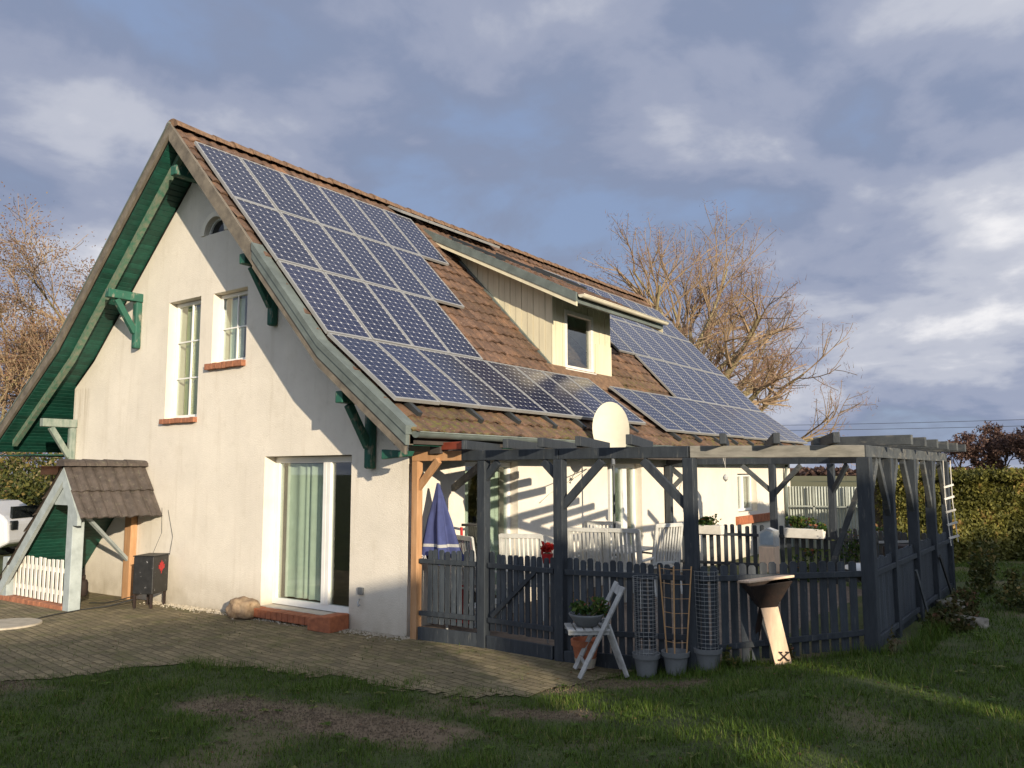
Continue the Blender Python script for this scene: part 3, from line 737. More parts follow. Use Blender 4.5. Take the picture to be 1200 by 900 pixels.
# brick step, kerbs
st = thing('brick_step', 'terracotta tiled step in front of the french door', 'step', (-1.95,-.15,0))
b_ = MB(); 
for i in range(13):
    a = -2.95+i*.118
    b_.box(a, a+.11, -.20, -.004, .0, .115+random.uniform(-.004,.004))
b_.obj('tread', 'terracotta', st, bevel=.008)
MB().prism([(-1.42,-.02),(-.99,-.02),(-.99,.20),(-1.2,.19),(-1.42,.13)], 'y', -.36, -.02).obj('end_block', 'terracotta', st, bevel=.02)
def rock(name, loc, size, m, label, seed=0, rz=0):
    bm = bmesh.new(); bmesh.ops.create_icosphere(bm, subdivisions=4, radius=1)
    for v in bm.verts:
        p = v.co.copy(); q = Vector((max(-1,min(1,p.x*1.35)), max(-1,min(1,p.y*1.35)), max(-1,min(1,p.z*1.35))))
        q = q.lerp(p, .35); q *= 1+.22*noise.noise(p*1.6+Vector((seed,0,0)))+.10*noise.noise(p*4+Vector((seed,3,0)))+.05*noise.noise(p*11+Vector((seed,3,0)))
        v.co = Vector((q.x*size[0], q.y*size[1], q.z*size[2]))
    me = bpy.data.meshes.new(name); bm.to_mesh(me); bm.free(); me.materials.append(M[m])
    for p in me.polygons: p.use_smooth = True
    o = bpy.data.objects.new(name, me); C.objects.link(o); o.location = loc; o.rotation_euler = (0,0,rz); return tag(o, label, 'stone')
rock('boulder', (-2.97,-.22,.10), (.23,.15,.14), 'sandstone', 'orange-brown rough sandstone block on the paving left of the step', 1)
rock('boulder', (5.70,3.15,.27), (.20,.16,.11), 'stone', 'grey boulder lying in the grass beside the terrace side fence', 2)
rock('boulder', (5.42,4.05,.30), (.16,.3,.12), 'stone', 'grey stone slab wedged under the side fence behind the dry weeds', 3, .3)
# pebbles along the wall foot: could not be counted
def pebbles():
    n = 1500; x = R.uniform(-5.6, .1, n); y = -np.abs(R.normal(0,.10,n))-.02; V = []
    cx = np.stack([x, y, np.array([zg(a,b) for a,b in zip(x,y)])+.008], 1)
    tet = np.array([[1,0,-.4],[-.5,.87,-.4],[-.5,-.87,-.4],[0,0,.9]]); fc = [(0,1,3),(1,2,3),(2,0,3)]
    sz = R.uniform(.010,.026,n); ang = R.random(n)*6.28
    for i in range(n):
        c, s_ = cos(ang[i]), sin(ang[i]); t = tet*sz[i]; t = np.stack([t[:,0]*c-t[:,1]*s_, t[:,0]*s_+t[:,1]*c, t[:,2]*.8], 1)+cx[i]
        for f_ in fc: V += [t[f_[0]], t[f_[1]], t[f_[2]]]
    o = npmesh('pebbles', np.array(V), 3, 'concrete'); tag(o, 'small pale pebbles along the foot of the cream gable wall', 'pebbles'); o['kind'] = 'stuff'
pebbles()
tag(MB().lathe((-5.25,-2.35,-.062), [(0,.035),(.40,.035),(.42,.03),(.43,0)], 40).obj('round_slab', 'concrete', loc=(-5.25,-2.35,-.062)), 'pale round concrete slab set in the mossy paving', 'slab')

# ------------------------------------------------------------------ pergola
PT = [Vector((.15,.0,0)), Vector((1.12,.10,0)), Vector((2.22,.05,0)), Vector((3.70,.15,0)), Vector((5.15,1.03,0))]
SD = [Vector((5.16,2.02,0)), Vector((5.18,3.22,0)), Vector((5.18,4.45,0)), Vector((5.18,5.72,0))]
BK = [Vector((.09,7.35,0)), Vector((2.06,7.60,0)), Vector((3.15,7.45,0))]
pg = thing('pergola', 'dark grey timber pergola around the terrace with open rafters', 'pergola', (2.7,3,0))
def post(p, m='anthracite', s=.115, z1=2.15):
    z0 = zg(p.x, p.y)-.12
    return MB().box(p.x-s/2, p.x+s/2, p.y-s/2, p.y+s/2, z0, z1).obj('post', m, pg, bevel=.008)
post(PT[0], 'rawwood', .10)['label'] = 'orange unpainted larch post at the house corner'
for p in PT[1:4]+SD+BK: post(p)
post(PT[4], 'anthracite', .13)
def beam(a, b, m, z0=2.152, z1=2.27, w=.07, ext=.04, nm='beam'):
    return MB().bar((a.x,a.y,(z0+z1)/2), (b.x,b.y,(z0+z1)/2), w, z1-z0, ext=ext).obj(nm, m, pg, bevel=.006)
beam(PT[0], PT[1]-Vector((.3,0.03,0)), 'rawwood', ext=.06); beam(PT[1]-Vector((.295,.03,0)), PT[2], 'anthracite', ext=0); beam(PT[2], PT[3], 'anthracite', ext=-.003)
beam(PT[3], PT[4], 'sunlit_board', ext=.0)
beam(PT[4]+Vector((.0,.06,0)), SD[3], 'anthracite_old', ext=.08)
beam(BK[0], BK[1], 'anthracite'); beam(BK[1], BK[2], 'anthracite', ext=0); beam(BK[2], SD[3], 'anthracite', ext=0)
rd = Vector((-.35,.94,0)).normalized()
def rafter(a, b, m, z=2.330, h=.105, w=.065):
    return MB().bar((a.x,a.y,z), (b.x,b.y,z), w, h).obj('rafter', m, pg, bevel=.006)
for i, (x, L) in enumerate(((.95,1.5),(1.55,1.8),(2.02,1.9),(2.50,2.0),(3.10,2.1))):
    yb = .08; a = Vector((x, yb, 0))-rd*.28; b = a+rd*L
    rafter(a, b, 'anthracite', z=2.330+.002*i)
a = Vector((.98,.075,0))-rd*.285
MB().bar((a.x-.036,a.y,2.33),(a.x-.036+rd.x*.0,a.y,2.33),.01,.1)
MB().bar((.52,.02,2.328),(1.0,-.13,2.328),.05,.09).obj('rafter', 'redpaint', pg, bevel=.006)['label'] = 'short red painted rafter end near the house corner'
for i, t in enumerate((.20,.50,.83)):
    c = PT[3].lerp(PT[4], t); a = c-rd*.30; rafter(a, c+rd*2.2, 'anthracite', z=2.331+.002*i)
for i, yy in enumerate((1.75,2.55,3.35,4.15,4.95,5.75)):
    MB().bar((4.45,yy+.1,2.338+.001*i),(5.47,yy,2.338+.001*i),.06,.105).obj('rafter', 'anthracite_old', pg, bevel=.006)
def brace(a, b, m='anthracite', w=.055, h=.085): return MB().bar(a, b, w, h, up=(0,0,1)).obj('brace', m, pg, bevel=.005)
brace((.15,.0,1.80),(.52,-.02,2.16),'rawwood')
brace((.10,.75,1.80),(1.08,.14,2.12),'anthracite_old')
def brz(p, q, t, m='anthracite', dz=.5):
    d = (q-p).normalized(); brace((p.x,p.y,2.13-dz), (p.x+d.x*t, p.y+d.y*t, 2.13), m)
brz(PT[1], PT[2], .22, dz=.22); brz(PT[2], PT[1], .22, dz=.2); brz(PT[2], PT[3], .52, dz=.52); brz(PT[3], PT[2], .50, dz=.5)
brz(PT[4], SD[0], .45, 'anthracite_old', .55)
for i in range(4):
    if i: brz(SD[i], SD[i-1], .45, 'anthracite_old', .6)
    else: brz(SD[0], PT[4], .45, 'anthracite_old', .6)
    if i < 3: brz(SD[i], SD[i+1], .4, 'anthracite_old', .55)
brz(BK[1], BK[0], .55, 'anthracite_old', .5); brz(BK[1], BK[2], .55, 'anthracite_old', .55); brz(BK[0], BK[1], .5, 'anthracite_old', .5); brz(BK[2], SD[3], .45, 'anthracite', .5)
tag(MB().bar((4.60,3.13,1.80),(4.12,3.2,.55),.045,.06).obj('leaning_pole','anthracite_old',loc=(4.12,3.2,.55)), 'grey pole leaning diagonally inside the terrace by the corner post', 'pole')

# terrace deck
tag(MB().prism([(.02,.12),(1.1,.19),(2.2,.13),(3.6,.24),(5.02,1.2),(5.08,5.7),(3.1,7.3),(.02,7.2)], 'z', -.2, .10).obj('terrace_deck', mat('deck', (.16,.12,.09), .9, .2, 5, .2, 30)), 'brown terrace floor behind the dark picket fence', 'terrace')

# ------------------------------------------------------------------ fences
FG = 'dark picket fences around the terrace'
def fence(name, a, b, label, group=None, ztop_=1.08, zbot=.17, pitch=.086, pw=.058, rails=(.94,.32), kick=None, diag=False, m='anthracite', cat='fence', side=-1, follow=True, kink=0, slat_m=None, miss=()):
    d = b-a; L = d.length; d.normalize(); n = Vector((d.y,-d.x,0))*(1 if side < 0 else -1)
    t = thing(name, label, cat, (a.x, a.y, zg(a.x,a.y)), 0, group)
    mb = MB(); k = pitch*.5; i = 0
    while k < L-pitch*.3:
        p = a+d*k; zz = ztop_+random.uniform(-.018,.018)+(zg(p.x,p.y)*.35 if follow else 0); zb = zbot+zg(p.x,p.y)+random.uniform(-.01,.01)
        if i not in miss:
            q = p-n*.006; ln = random.uniform(-.013,.013)
            mb.add([(q.x+d.x*s_*pw/2+nn.x+d.x*ln*(z_ > .5), q.y+d.y*s_*pw/2+nn.y, z_) for nn in (n*0, n*-.02) for (s_, z_) in ((-1,zb),(1,zb),(1,zz-.018),(.55,zz),(-.55,zz),(-1,zz-.018))],
                   [(0,1,2,3,4,5),(11,10,9,8,7,6)]+[(j,(j+1)%6+0,(j+1)%6+6,j+6) for j in range(6)])
        k += pitch; i += 1
    mb.obj('pickets', slat_m or m, t)
    for rz_ in rails:
        aa = a+n*.016; bb = b+n*.016
        z0 = rz_+(zg(a.x,a.y)*.35 if rz_ > .6 else zg(a.x,a.y)); z1 = rz_+(zg(b.x,b.y)*.35 if rz_ > .6 else zg(b.x,b.y))
        MB().bar((aa.x,aa.y,z0),(bb.x,bb.y,z1),.03,.055).obj('rail', m, t, bevel=.004)
    if diag:
        aa = a+d*.05+n*.014; bb = b-d*.25+n*.014
        MB().bar((aa.x,aa.y,.36+zg(a.x,a.y)),(bb.x,bb.y,.92),.028,.05).obj('diagonal_brace', m, t, bevel=.004)
    if kick:
        aa = a+n*.03; bb = b+n*.03
        MB().bar((aa.x,aa.y,(kick[0]+kick[1])/2+zg(a.x,a.y)),(bb.x,bb.y,(kick[0]+kick[1])/2+zg(b.x,b.y)),.04,kick[1]-kick[0]).obj('kickboard', m, t, bevel=.005)
    return t
fence('picket_fence', PT[0]+Vector((.07,0,0)), PT[1]-Vector((.06,0,0)), 'dark picket fence between the orange post and the gate', kick=(-.06,.16), zbot=.2, miss=(0,), group=FG)
fence('garden_gate', PT[1]+Vector((.08,0,0)), PT[2]-Vector((.08,0,0)), 'dark slatted garden gate with a diagonal brace', diag=True, cat='gate', kick=(-.06,.15), zbot=.2)
fence('picket_fence', PT[2]+Vector((.06,0,0)), PT[3]-Vector((.06,0,0)), 'dark picket fence behind the folding chair and grey pots', kick=(-.08,.12), zbot=.12, group=FG)
fence('picket_fence', PT[3]+Vector((.06,.03,0)), PT[4]-Vector((.07,.04,0)), 'dark picket fence behind the rusty fire bowl', ztop_=1.05, zbot=.03, pitch=.095, pw=.07, rails=(.93,.2), group=FG)
fence('board_fence', PT[4]+Vector((.03,.08,0)), SD[3], 'dark close-boarded side fence facing the hedge', ztop_=1.05, zbot=.02, pitch=.082, pw=.079, rails=(.93,.13), side=-1)
tag(MB().bar((5.26,2.75,.90),(5.32,2.95,.42),.02,.035).obj('loose_board','anthracite_old',loc=(5.32,2.95,.42)), 'pale grey slat leaning on the outside of the side fence', 'board')
tag(MB().bar((5.26,4.4,.92),(5.31,5.0,.30),.02,.05).obj('loose_board','rubber',loc=(5.31,5.0,.3)), 'black slat leaning on the side fence near its far end', 'board')
fence('picket_fence', BK[0]+Vector((.07,0,0)), BK[1]-Vector((.06,0,0)), 'dark rear picket fence against the sunny white wall', ztop_=1.02, pitch=.135, pw=.075, rails=(.84,.30), zbot=.1, group=FG)
fence('picket_fence', BK[1]+Vector((.07,0,0)), BK[2]-Vector((.06,0,0)), 'dark rear picket fence in front of the grey sheet fence', ztop_=1.02, pitch=.135, pw=.075, rails=(.84,.30), zbot=.1, group=FG)
fence('picket_fence', BK[2]+Vector((.07,-.03,0)), SD[3]-Vector((.06,-.04,0)), 'dark rear picket fence with climbing plants near the far corner', ztop_=1.02, pitch=.135, pw=.09, rails=(.84,.30), zbot=.1, group=FG)
# corrugated fence beyond
cf = thing('sheet_fence', 'pale grey-green corrugated sheet fence behind the terrace', 'fence', (1.2,15.0,0))
mb = MB(); n = 120
for i in range(n+1):
    x = .02+(2.32)*i/n; yy = 14.98-.05*x+.018*sin(i*2*pi/4.0)
    mb.v += [(x,yy,-.2),(x,yy,1.62)]
    if i: mb.f.append((2*i-2,2*i,2*i+1,2*i-1))
mb.obj('sheet', 'corr', cf)
MB().box(.02,2.34,14.80,14.84,1.08,1.12).obj('rail', 'corr', cf)
for x in (.75,1.6,2.33): MB().box(x-.02,x+.02,14.80,14.83,-.2,1.63).obj('post', 'corr', cf)

# ------------------------------------------------------------------ terrace furniture
def make_chair(label):
    t = thing('garden_chair', label, 'chair', (0,0,0), 0, 'white slatted garden chairs on the terrace', local=True)
    w = .28
    mb = MB()
    for i in range(9): x = -w+.04+i*(2*w-.08)/8; mb.bar((x,.24,.50),(x,.33,1.06),.034,.014,up=(0,1,0))
    mb.obj('back_slats', 'chairwhite', t)
    mb = MB()
    for s_ in (-w, w): mb.bar((s_,.235,.40),(s_,.345,1.10),.045,.03,up=(0,1,0))
    mb.bar((-w,.34,1.08),(w,.34,1.08),.03,.06); mb.bar((-w,.24,.49),(w,.24,.49),.025,.045); mb.obj('back_frame', 'chairwhite', t, bevel=.005)
    mb = MB()
    for i in range(7): y = -.24+i*.075; mb.box(-w,w,y,y+.058,.42,.44)
    mb.obj('seat', 'chairwhite', t)
    for s_ in (-w, w):
        MB().bar((s_,-.22,.0),(s_,-.22,.64),.045,.035).obj('leg', 'chairwhite', t); MB().bar((s_,.30,.0),(s_,.22,.42),.045,.035).obj('leg', 'chairwhite', t)
        MB().box(s_-.03,s_+.03,-.26,.28,.64,.665).obj('armrest', 'chairwhite', t, bevel=.006)
    return t
ch0 = make_chair('white slatted garden chair in front of the curtained door, left of the red flower')
ch0.location = (.70,1.60,.10); ch0.rotation_euler.z = rad(200)
for loc, rz, lb in (((.45,.95,.10), 160, 'white slatted garden chair beside the blue parasol'),
                    ((.85,3.1,.10), 195, 'white slatted garden chair right of the second grey post, seen from its back'),
                    ((1.35,3.25,.10), 188, 'largest white slatted garden chair in front of the open terrace door'),
                    ((.45,3.95,.10), 20, 'white slatted garden chair standing behind the table at the wall'),
                    ((1.15,4.5,.10), 250, 'white slatted garden chair at the right end of the table')):
    dup(ch0, loc, rad(rz), lb)
tb = thing('garden_table', 'white slatted garden table among the chairs on the terrace', 'table', (.9,3.75,.1))
mb = MB()
for i in range(8): mb.box(.45+i*.1,.45+i*.1+.09,3.35,4.5,.80,.825)
mb.obj('tabletop', 'chairwhite', tb)
for (x, y) in ((.5,3.4),(1.2,3.4),(.5,4.45),(1.2,4.45)): MB().box(x-.03,x+.03,y-.03,y+.03,.1,.798).obj('leg', 'chairwhite', tb)
# parasol
pa = thing('parasol', 'closed blue parasol with a white stripe leaning by the orange post', 'parasol', (.42,.27,.1))
PB = MB(); rows = 26; n = 48
prof = lambda t: .018+.215*t**.9
top = Vector((.30,.22,1.88)); bot = Vector((.37,.25,.96))
for i in range(rows+1):
    t = i/rows; c = top.lerp(bot, t); rr_ = prof(t)
    for k in range(n):
        a = 2*pi*k/n; f_ = 1+.30*(sin(a*5+.9*sin(t*3))+.35*sin(a*11+2))*min(1,t*2)
        hem = .07*sin(a*5+1.2)*(t if i == rows else 0)
        PB.v.append((c.x+rr_*f_*cos(a), c.y+rr_*f_*sin(a)*.8, c.z-hem))
    if i:
        for k in range(n): PB.f.append(((i-1)*n+k,(i-1)*n+(k+1)%n,i*n+(k+1)%n,i*n+k))
cano = PB.obj('canopy', ['blue','foldwhite'], pa, smooth=True)
for p in cano.data.polygons:
    if p.index//n == 21: p.material_index = 1
MB().tube([(.42,.27,.1),(.36,.25,1.0),(.305,.22,1.87)], .017, 8).obj('pole', 'wire', pa)
def text_on(name, body, size, loc, rx, rz, m, parent, ext=.0015, world_off=None):
    cu = bpy.data.curves.new(name, 'FONT'); cu.body = body; cu.size = size; cu.extrude = ext
    o = bpy.data.objects.new(name+'_tmp', cu); C.objects.link(o); bpy.context.view_layer.update()
    me = bpy.data.meshes.new_from_object(o.evaluated_get(bpy.context.evaluated_depsgraph_get())); bpy.data.objects.remove(o)
    me.materials.clear(); me.materials.append(M[m]); q = bpy.data.objects.new(name, me); C.objects.link(q); q.parent = parent
    q.location = Vector(loc)-(parent.location if parent else Vector((0,0,0))); q.rotation_euler = (rx,0,rz); return q
text_on('lettering', 'PA', .11, (.175,.045,.93), rad(90), rad(-8), 'white', pa)
# hand truck with black bent handle
ht = thing('hand_truck', 'red hand truck with a bent black handle behind the blue parasol', 'hand truck', (.30,.85,.1))
MB().tube([(.25,.8,.12),(.22,.78,1.30)], .018, 8).tube([(.34,.88,.12),(.30,.85,1.16)], .018, 8).tube([(.23,.78,1.16),(.30,.85,1.16)],.018,8).tube([(.24,.79,.7),(.32,.86,.7)],.015,6).obj('frame', 'red', ht)
MB().tube([(.22,.78,1.33),(.34,.88,1.33),(.42,.95,1.35),(.46,.98,1.42),(.47,.99,1.53)], .017, 8).obj('handle', 'rubber', ht, smooth=True)
MB().box(.2,.5,.6,.85,.12,.135).obj('toe_plate', 'red', ht)
for x, y in ((.2,.82),(.42,1.0)): MB().tube([(x-.02,y,.22),(x+.03,y,.22)], .12, 14).obj('wheel', 'tyre', ht)

def plant(name, label, cat, center, ext, n, size, m, group=None, blade=False, stems=True, seed=0, pm=None):
    """leafy clump: separate leaves around short stems"""
    t = thing(name, label, cat, tuple(center), 0, group)
    c = np.array(center); cl = R.normal(size=(max(6, n//60), 3))*.5
    k = R.integers(0, len(cl), n); p = (cl[k]+R.normal(size=(n,3))*.28); p = np.clip(p, -1.25, 1.25)
    cent = p*np.array(ext)*.7; cent[:,2] = np.abs(cent[:,2]+ext[2]*.35)
    v = leaf_quads(cent, size)
    tt = np.clip(R.normal(.45,.25,n)+.2*(cent[:,2]/max(ext[2],.01)-.5), 0, 1)
    o = npmesh('foliage', v, 4, m, tt, t)
    mb = MB()
    for i in range(min(14, n//20+4)):
        q = cl[i % len(cl)]*np.array(ext)*.7; mb.tube([(q[0]*.3,q[1]*.3,-.02),(q[0]*.8,q[1]*.8,abs(q[2])*.6+.02),(q[0],q[1],abs(q[2]+ext[2]*.35)+.05)], [.006,.004,.002], 4)
    s_ = MB(); me = bpy.data.meshes.new('stem'); me.from_pydata(mb.v, [], mb.f); me.materials.append(M['bark']); oo = bpy.data.objects.new('stem', me); C.objects.link(oo); oo.parent = t
    return t
# red flower on gate
fp = plant('potted_flower', 'bright red poinsettia in a small pot hung behind the garden gate', 'flower', (1.86,.33,1.10), (.10,.08,.11), 90, .065, 'redflower')
MB().lathe((1.86,.33,.98),[(0,0),(.05,0),(.07,.11),(.062,.11),(.045,.02)],14).obj('pot','red',fp)
MB().tube([(1.86,.33,1.0),(1.86,.33,.5),(1.86,.33,.1)],.012,6).obj('stand','wire',fp)
# flower boxes on rear fence
for (x0,x1,y,lb,sd) in ((.52,1.18,7.32,'white flower box with green leafy plants on the rear fence, before the sunny wall',1),(2.34,3.02,7.36,'white flower box with green and red plants before the grey sheet fence',2)):
    fbx = plant('flower_box', lb, 'flower box', ((x0+x1)/2,y,1.0), (.40,.13,.17), 420, .07, 'boxplant')
    MB().prism([(y-.07,.84),(y+.07,.84),(y+.10,1.01),(y-.10,1.01)], 'x', x0, x1).obj('box', 'whitewood', fbx, bevel=.01)
cl = plant('climbing_plant', 'dark green climber growing on the rear fence near the diagonal pole', 'plant', (3.7,7.0,.5), (.5,.12,.55), 500, .06, 'boxplant')
cl = plant('climbing_plant', 'dark green plants growing below the right flower box', 'plant', (2.8,7.2,.1), (.6,.12,.45), 420, .07, 'boxplant')
# wooden cabinet with glass front
bx_ = thing('glass_fronted_box', 'wooden box with a glazed pitched top standing on the terrace', 'box', (2.98,4.55,.1))
MB().box(2.86,3.10,4.45,4.67,.55,.92).obj('body', 'copperboard', bx_, bevel=.006)
MB().box(2.86,2.895,4.455,4.50,.1,.549).box(3.065,3.10,4.455,4.50,.1,.549).box(2.86,2.895,4.62,4.66,.1,.549).box(3.065,3.10,4.62,4.66,.1,.549).obj('leg', 'copperboard', bx_)
mb = MB().prism([(2.86,.922),(3.10,.922),(3.10,1.15),(2.98,1.19),(2.86,1.12)], 'y', 4.47, 4.66); mb.obj('top_case', 'chairwhite', bx_, bevel=.005)
MB().prism([(2.885,.945),(3.075,.945),(3.075,1.12),(2.98,1.15),(2.885,1.10)], 'y', 4.460, 4.468).obj('pane', mat('mirror_glass', (.35,.42,.47), .15, .1, 3), bx_)
# round basin with white cover, dark grill
bn = thing('covered_basin', 'round dark basin with a snow-white cover beside the corner post', 'basin', (4.72,2.75,.1))
MB().lathe((4.72,2.75,.1),[(.14,0),(.04,.05),(.03,.6),(.16,.72),(.20,.78),(0,.78)],20).obj('bowl','rubber',bn)
MB().lathe((4.72,2.75,.875),[(.23,0),(.22,.035),(.12,.06),(.03,.07),(.04,.11),(0,.13)],20).obj('cover','white',bn,smooth=True)
gr = thing('garden_grill', 'dark covered grill with pale bars standing behind the side fence', 'grill', (4.70,5.1,.1))
MB().box(4.45,4.95,4.95,5.35,.60,.98).obj('body', 'rust', gr, bevel=.04)
MB().bar((4.42,4.93,1.02),(4.98,4.93,1.06),.03,.03).bar((4.5,4.90,.72),(4.98,4.90,.78),.03,.03).obj('handle', 'wire', gr)
for x in (4.48,4.92): 
    for y in (4.99,5.31): MB().box(x-.02,x+.02,y-.02,y+.02,.1,.60).obj('leg', 'rubber', gr)
# wind chime, cables, rope ladder
wc = thing('wind_chime', 'glass wind chime hanging from the rear of the pergola before the wall', 'wind chime', (2.35,4.55,2.27))
MB().tube([(2.35,4.55,2.27),(2.35,4.55,1.98)], .003, 4).tube([(2.31,4.55,2.27),(2.35,4.55,2.1)], .003, 4).obj('string', 'rope', wc)
MB().lathe((2.35,4.55,1.86),[(0,0),(.04,.04),(.045,.07),(.02,.11),(0,.12)],10).obj('pendant', 'chairwhite', wc)
rl = thing('rope_ladder', 'white rope ladder with wooden rungs hanging at the far pergola post', 'rope ladder', (5.42,5.2,2.15))
MB().tube([(5.26,5.12,2.16),(5.26,5.12,1.6),(5.30,5.12,1.0)], .006, 5).tube([(5.34,5.17,2.16),(5.34,5.17,1.6),(5.38,5.17,1.05)], .006, 5).obj('rope', 'rope', rl)
for k, z in enumerate((1.80,1.64,1.46,1.29,1.11)):
    o = .04*max(0,(1.6-z)/.6); MB().bar((5.25+o,5.11,z-.01),(5.36+o,5.18,z+.03),.026,.026).obj('rung', 'rope', rl)
for k, (p, lb) in enumerate((([(.04,2.9,1.55),(.03,3.2,1.68),(.05,4.0,1.95),(.3,4.2,2.14),(2.0,1.4,2.14)], 'slack pale cable strung across the sunny wall between the terrace doors'),
                             ([(.02,7.9,1.55),(.02,8.2,1.9),(.03,9.0,2.14)], 'thin pale cable rising on the white wall right of the third grey post'))):
    tag(MB().tube(p, .008, 5).obj('cable', 'rope', loc=p[0]), lb, 'cable')
# satellite dish on a pole
ds = thing('satellite_dish', 'cream oval satellite dish rising in front of the roof edge', 'satellite dish', (.84,3.76,.1))
c = Vector((.92,3.55,2.68)); axis = Vector((.52,-.80,.30)).normalized(); rt = axis.cross(Vector((0,0,1))).normalized(); up = rt.cross(axis).normalized()
mb = MB(); nr, na = 8, 36
for back in (0, .012):
    o0 = len(mb.v)
    for i in range(nr+1):
        rr_ = i/nr
        for k in range(na):
            a = 2*pi*k/na; p = c+rt*cos(a)*rr_*.285+up*sin(a)*rr_*.45-axis*(.075*(1-rr_*rr_))-axis*back; mb.v.append(tuple(p))
    for i in range(nr):
        for k in range(na): mb.f.append((o0+i*na+k,o0+i*na+(k+1)%na,o0+(i+1)*na+(k+1)%na,o0+(i+1)*na+k))
mb.obj('reflector', 'dish', ds, smooth=True)
p = c-axis*.125
MB().tube([(.84,3.76,.1),(.84,3.76,2.70)], .020, 10).bar((.84,3.76,2.66), tuple(p), .05,.06).obj('pole', 'rail', ds)
q = c+axis*.22-up*.66
MB().tube([c-up*.44-axis*.02, q], .010, 6).obj('feed_arm', 'wire', ds); MB().tube([q, q-(q-c).normalized()*.09], .028, 10).obj('receiver', 'greypot', ds)

# ------------------------------------------------------------------ in front of the fence
fc = thing('folding_chair', 'faded white wooden folding chair carrying a planter before the fence', 'chair', (2.85,-.32,.02), rad(0))
def L3(*p): return Vector(p)
cx_, cy_ = 2.88, -.33; ca = rad(38)
def Q(u, v, z):   # u = depth towards back, v = width
    return (cx_+u*cos(ca)-v*sin(ca), cy_+u*sin(ca)+v*cos(ca), z+.035)
for v in (-.2,.2):
    MB().bar(Q(-.20,v,0),Q(.24,v,.86),.028,.045,up=(1,0,0)).obj('back_leg','foldwhite',fc,bevel=.005)
for v in (-.165,.165):
    MB().bar(Q(.27,v,0),Q(-.02,v,.46) if 0 else Q(.09,v,.50),.026,.042,up=(1,0,0)).obj('front_leg','foldwhite',fc,bevel=.005)
mb = MB()
for i in range(5):
    u = -.27+i*.085; mb.bar(Q(u,-.19,.445),Q(u,.19,.445),.07,.02)
mb.obj('seat','foldwhite',fc,bevel=.004)
MB().bar(Q(-.30,-.165,.425),Q(.10,-.165,.425),.022,.045).bar(Q(-.30,.165,.425),Q(.10,.165,.425),.022,.045).obj('seat_frame','foldwhite',fc)
MB().bar(Q(.225,-.2,.80),Q(.225,.2,.80),.018,.09,up=(.4,.3,1)).obj('backrest','foldwhite',fc,bevel=.004)
MB().bar(Q(.235,-.165,.12),Q(.235,.165,.12),.02,.03).bar(Q(-.14,-.2,.12),Q(-.14,.2,.12),.02,.03).obj('stretcher','foldwhite',fc)
pc = Q(-.10,0,.46)
plp = plant('planter', 'shallow dark bowl of sprawling greenery on the folding chair seat', 'planter', (pc[0],pc[1],pc[2]+.11), (.2,.2,.13), 520, .05, 'boxplant')
MB().lathe((pc[0],pc[1],pc[2]),[(0,0),(.10,0),(.17,.10),(.18,.12),(.165,.12),(.15,.09),(0,.09)],22).obj('bowl','greypot',plp,smooth=True)
tp = thing('terracotta_pot', 'old terracotta pot with lime stains standing behind the folding chair', 'pot', (2.62,-.12,.02))
MB().lathe((2.62,-.12,.02),[(0,0),(.095,0),(.13,.22),(.145,.22),(.15,.28),(.13,.28),(.115,.2),(0,.2)],22).obj('pot','terracotta',tp,smooth=False)
MB().lathe((2.62,-.12,.02),[(.0955,.002),(.1165,.10)],22).obj('lime_band','concrete',tp)
def grey_pot(x, y, label):
    t = thing('plant_pot', label, 'plant pot', (x,y,zg(x,y)), 0, 'grey plant pots in front of the fence'); z = zg(x,y)
    MB().lathe((x,y,z),[(0,0),(.095,0),(.12,.17),(.135,.17),(.14,.215),(.128,.215),(.115,.16),(0,.16)],24).obj('pot','greypot',t,smooth=False)
    MB().lathe((x,y,z+.165),[(0,0),(.11,0)],16).obj('soil','soil',t); return t
pots = [(3.30,-.09,'grey plastic pot holding a wire mesh cylinder, left of the three'),(3.56,.02,'grey plastic pot holding bamboo canes, middle of the three'),(3.83,.17,'grey plastic pot holding a wire mesh cylinder, right of the three')]
for i, (x, y, lb) in enumerate(pots):
    grey_pot(x, y, lb); z = zg(x,y)+.17
    if i != 1:
        mb = MB(); r_ = .115; na = 14; H = .78
        for k in range(na):
            a = 2*pi*k/na; mb.tube([(x+r_*.9*cos(a),y+r_*.9*sin(a),z),(x+r_*cos(a)*1.08,y+r_*sin(a)*1.08,z+H)], .0016, 3, cap=False)
        for j in range(20):
            zz = z+.02+j*(H-.02)/19; rr_ = r_*(.9+.18*j/19)
            mb.tube([(x+rr_*cos(2*pi*k/na),y+rr_*sin(2*pi*k/na),zz) for k in range(na+1)], .0014, 3, cap=False)
        tag(mb.obj('wire_cylinder','wire',loc=(x,y,z)), 'wire mesh plant cage in the %s grey pot' % ('left' if i == 0 else 'right'), 'plant support', 'wire cages in the grey pots')
    else:
        t = thing('cane_trellis','bamboo cane trellis with string rungs in the middle grey pot','trellis',(x,y,z))
        for (a, b) in (((-.10,.02),(-.155,.0)),((.0,-.02),(.0,.0)),((.10,.03),(.165,.05))):
            MB().tube([(x+a[0],y+a[1],z),(x+b[0],y+b[1],z+.86)], .0075, 6).obj('cane','bamboo',t)
        mb = MB()
        for j in range(6):
            h = .13+j*.14; s0 = -.10-.055*h/.86; s1 = .10+.065*h/.86; mb.tube([(x+s0,y,z+h),(x,y-.005,z+h-.008),(x+s1,y+.04,z+h)], .003, 4)
        mb.obj('rung','bamboo',t)
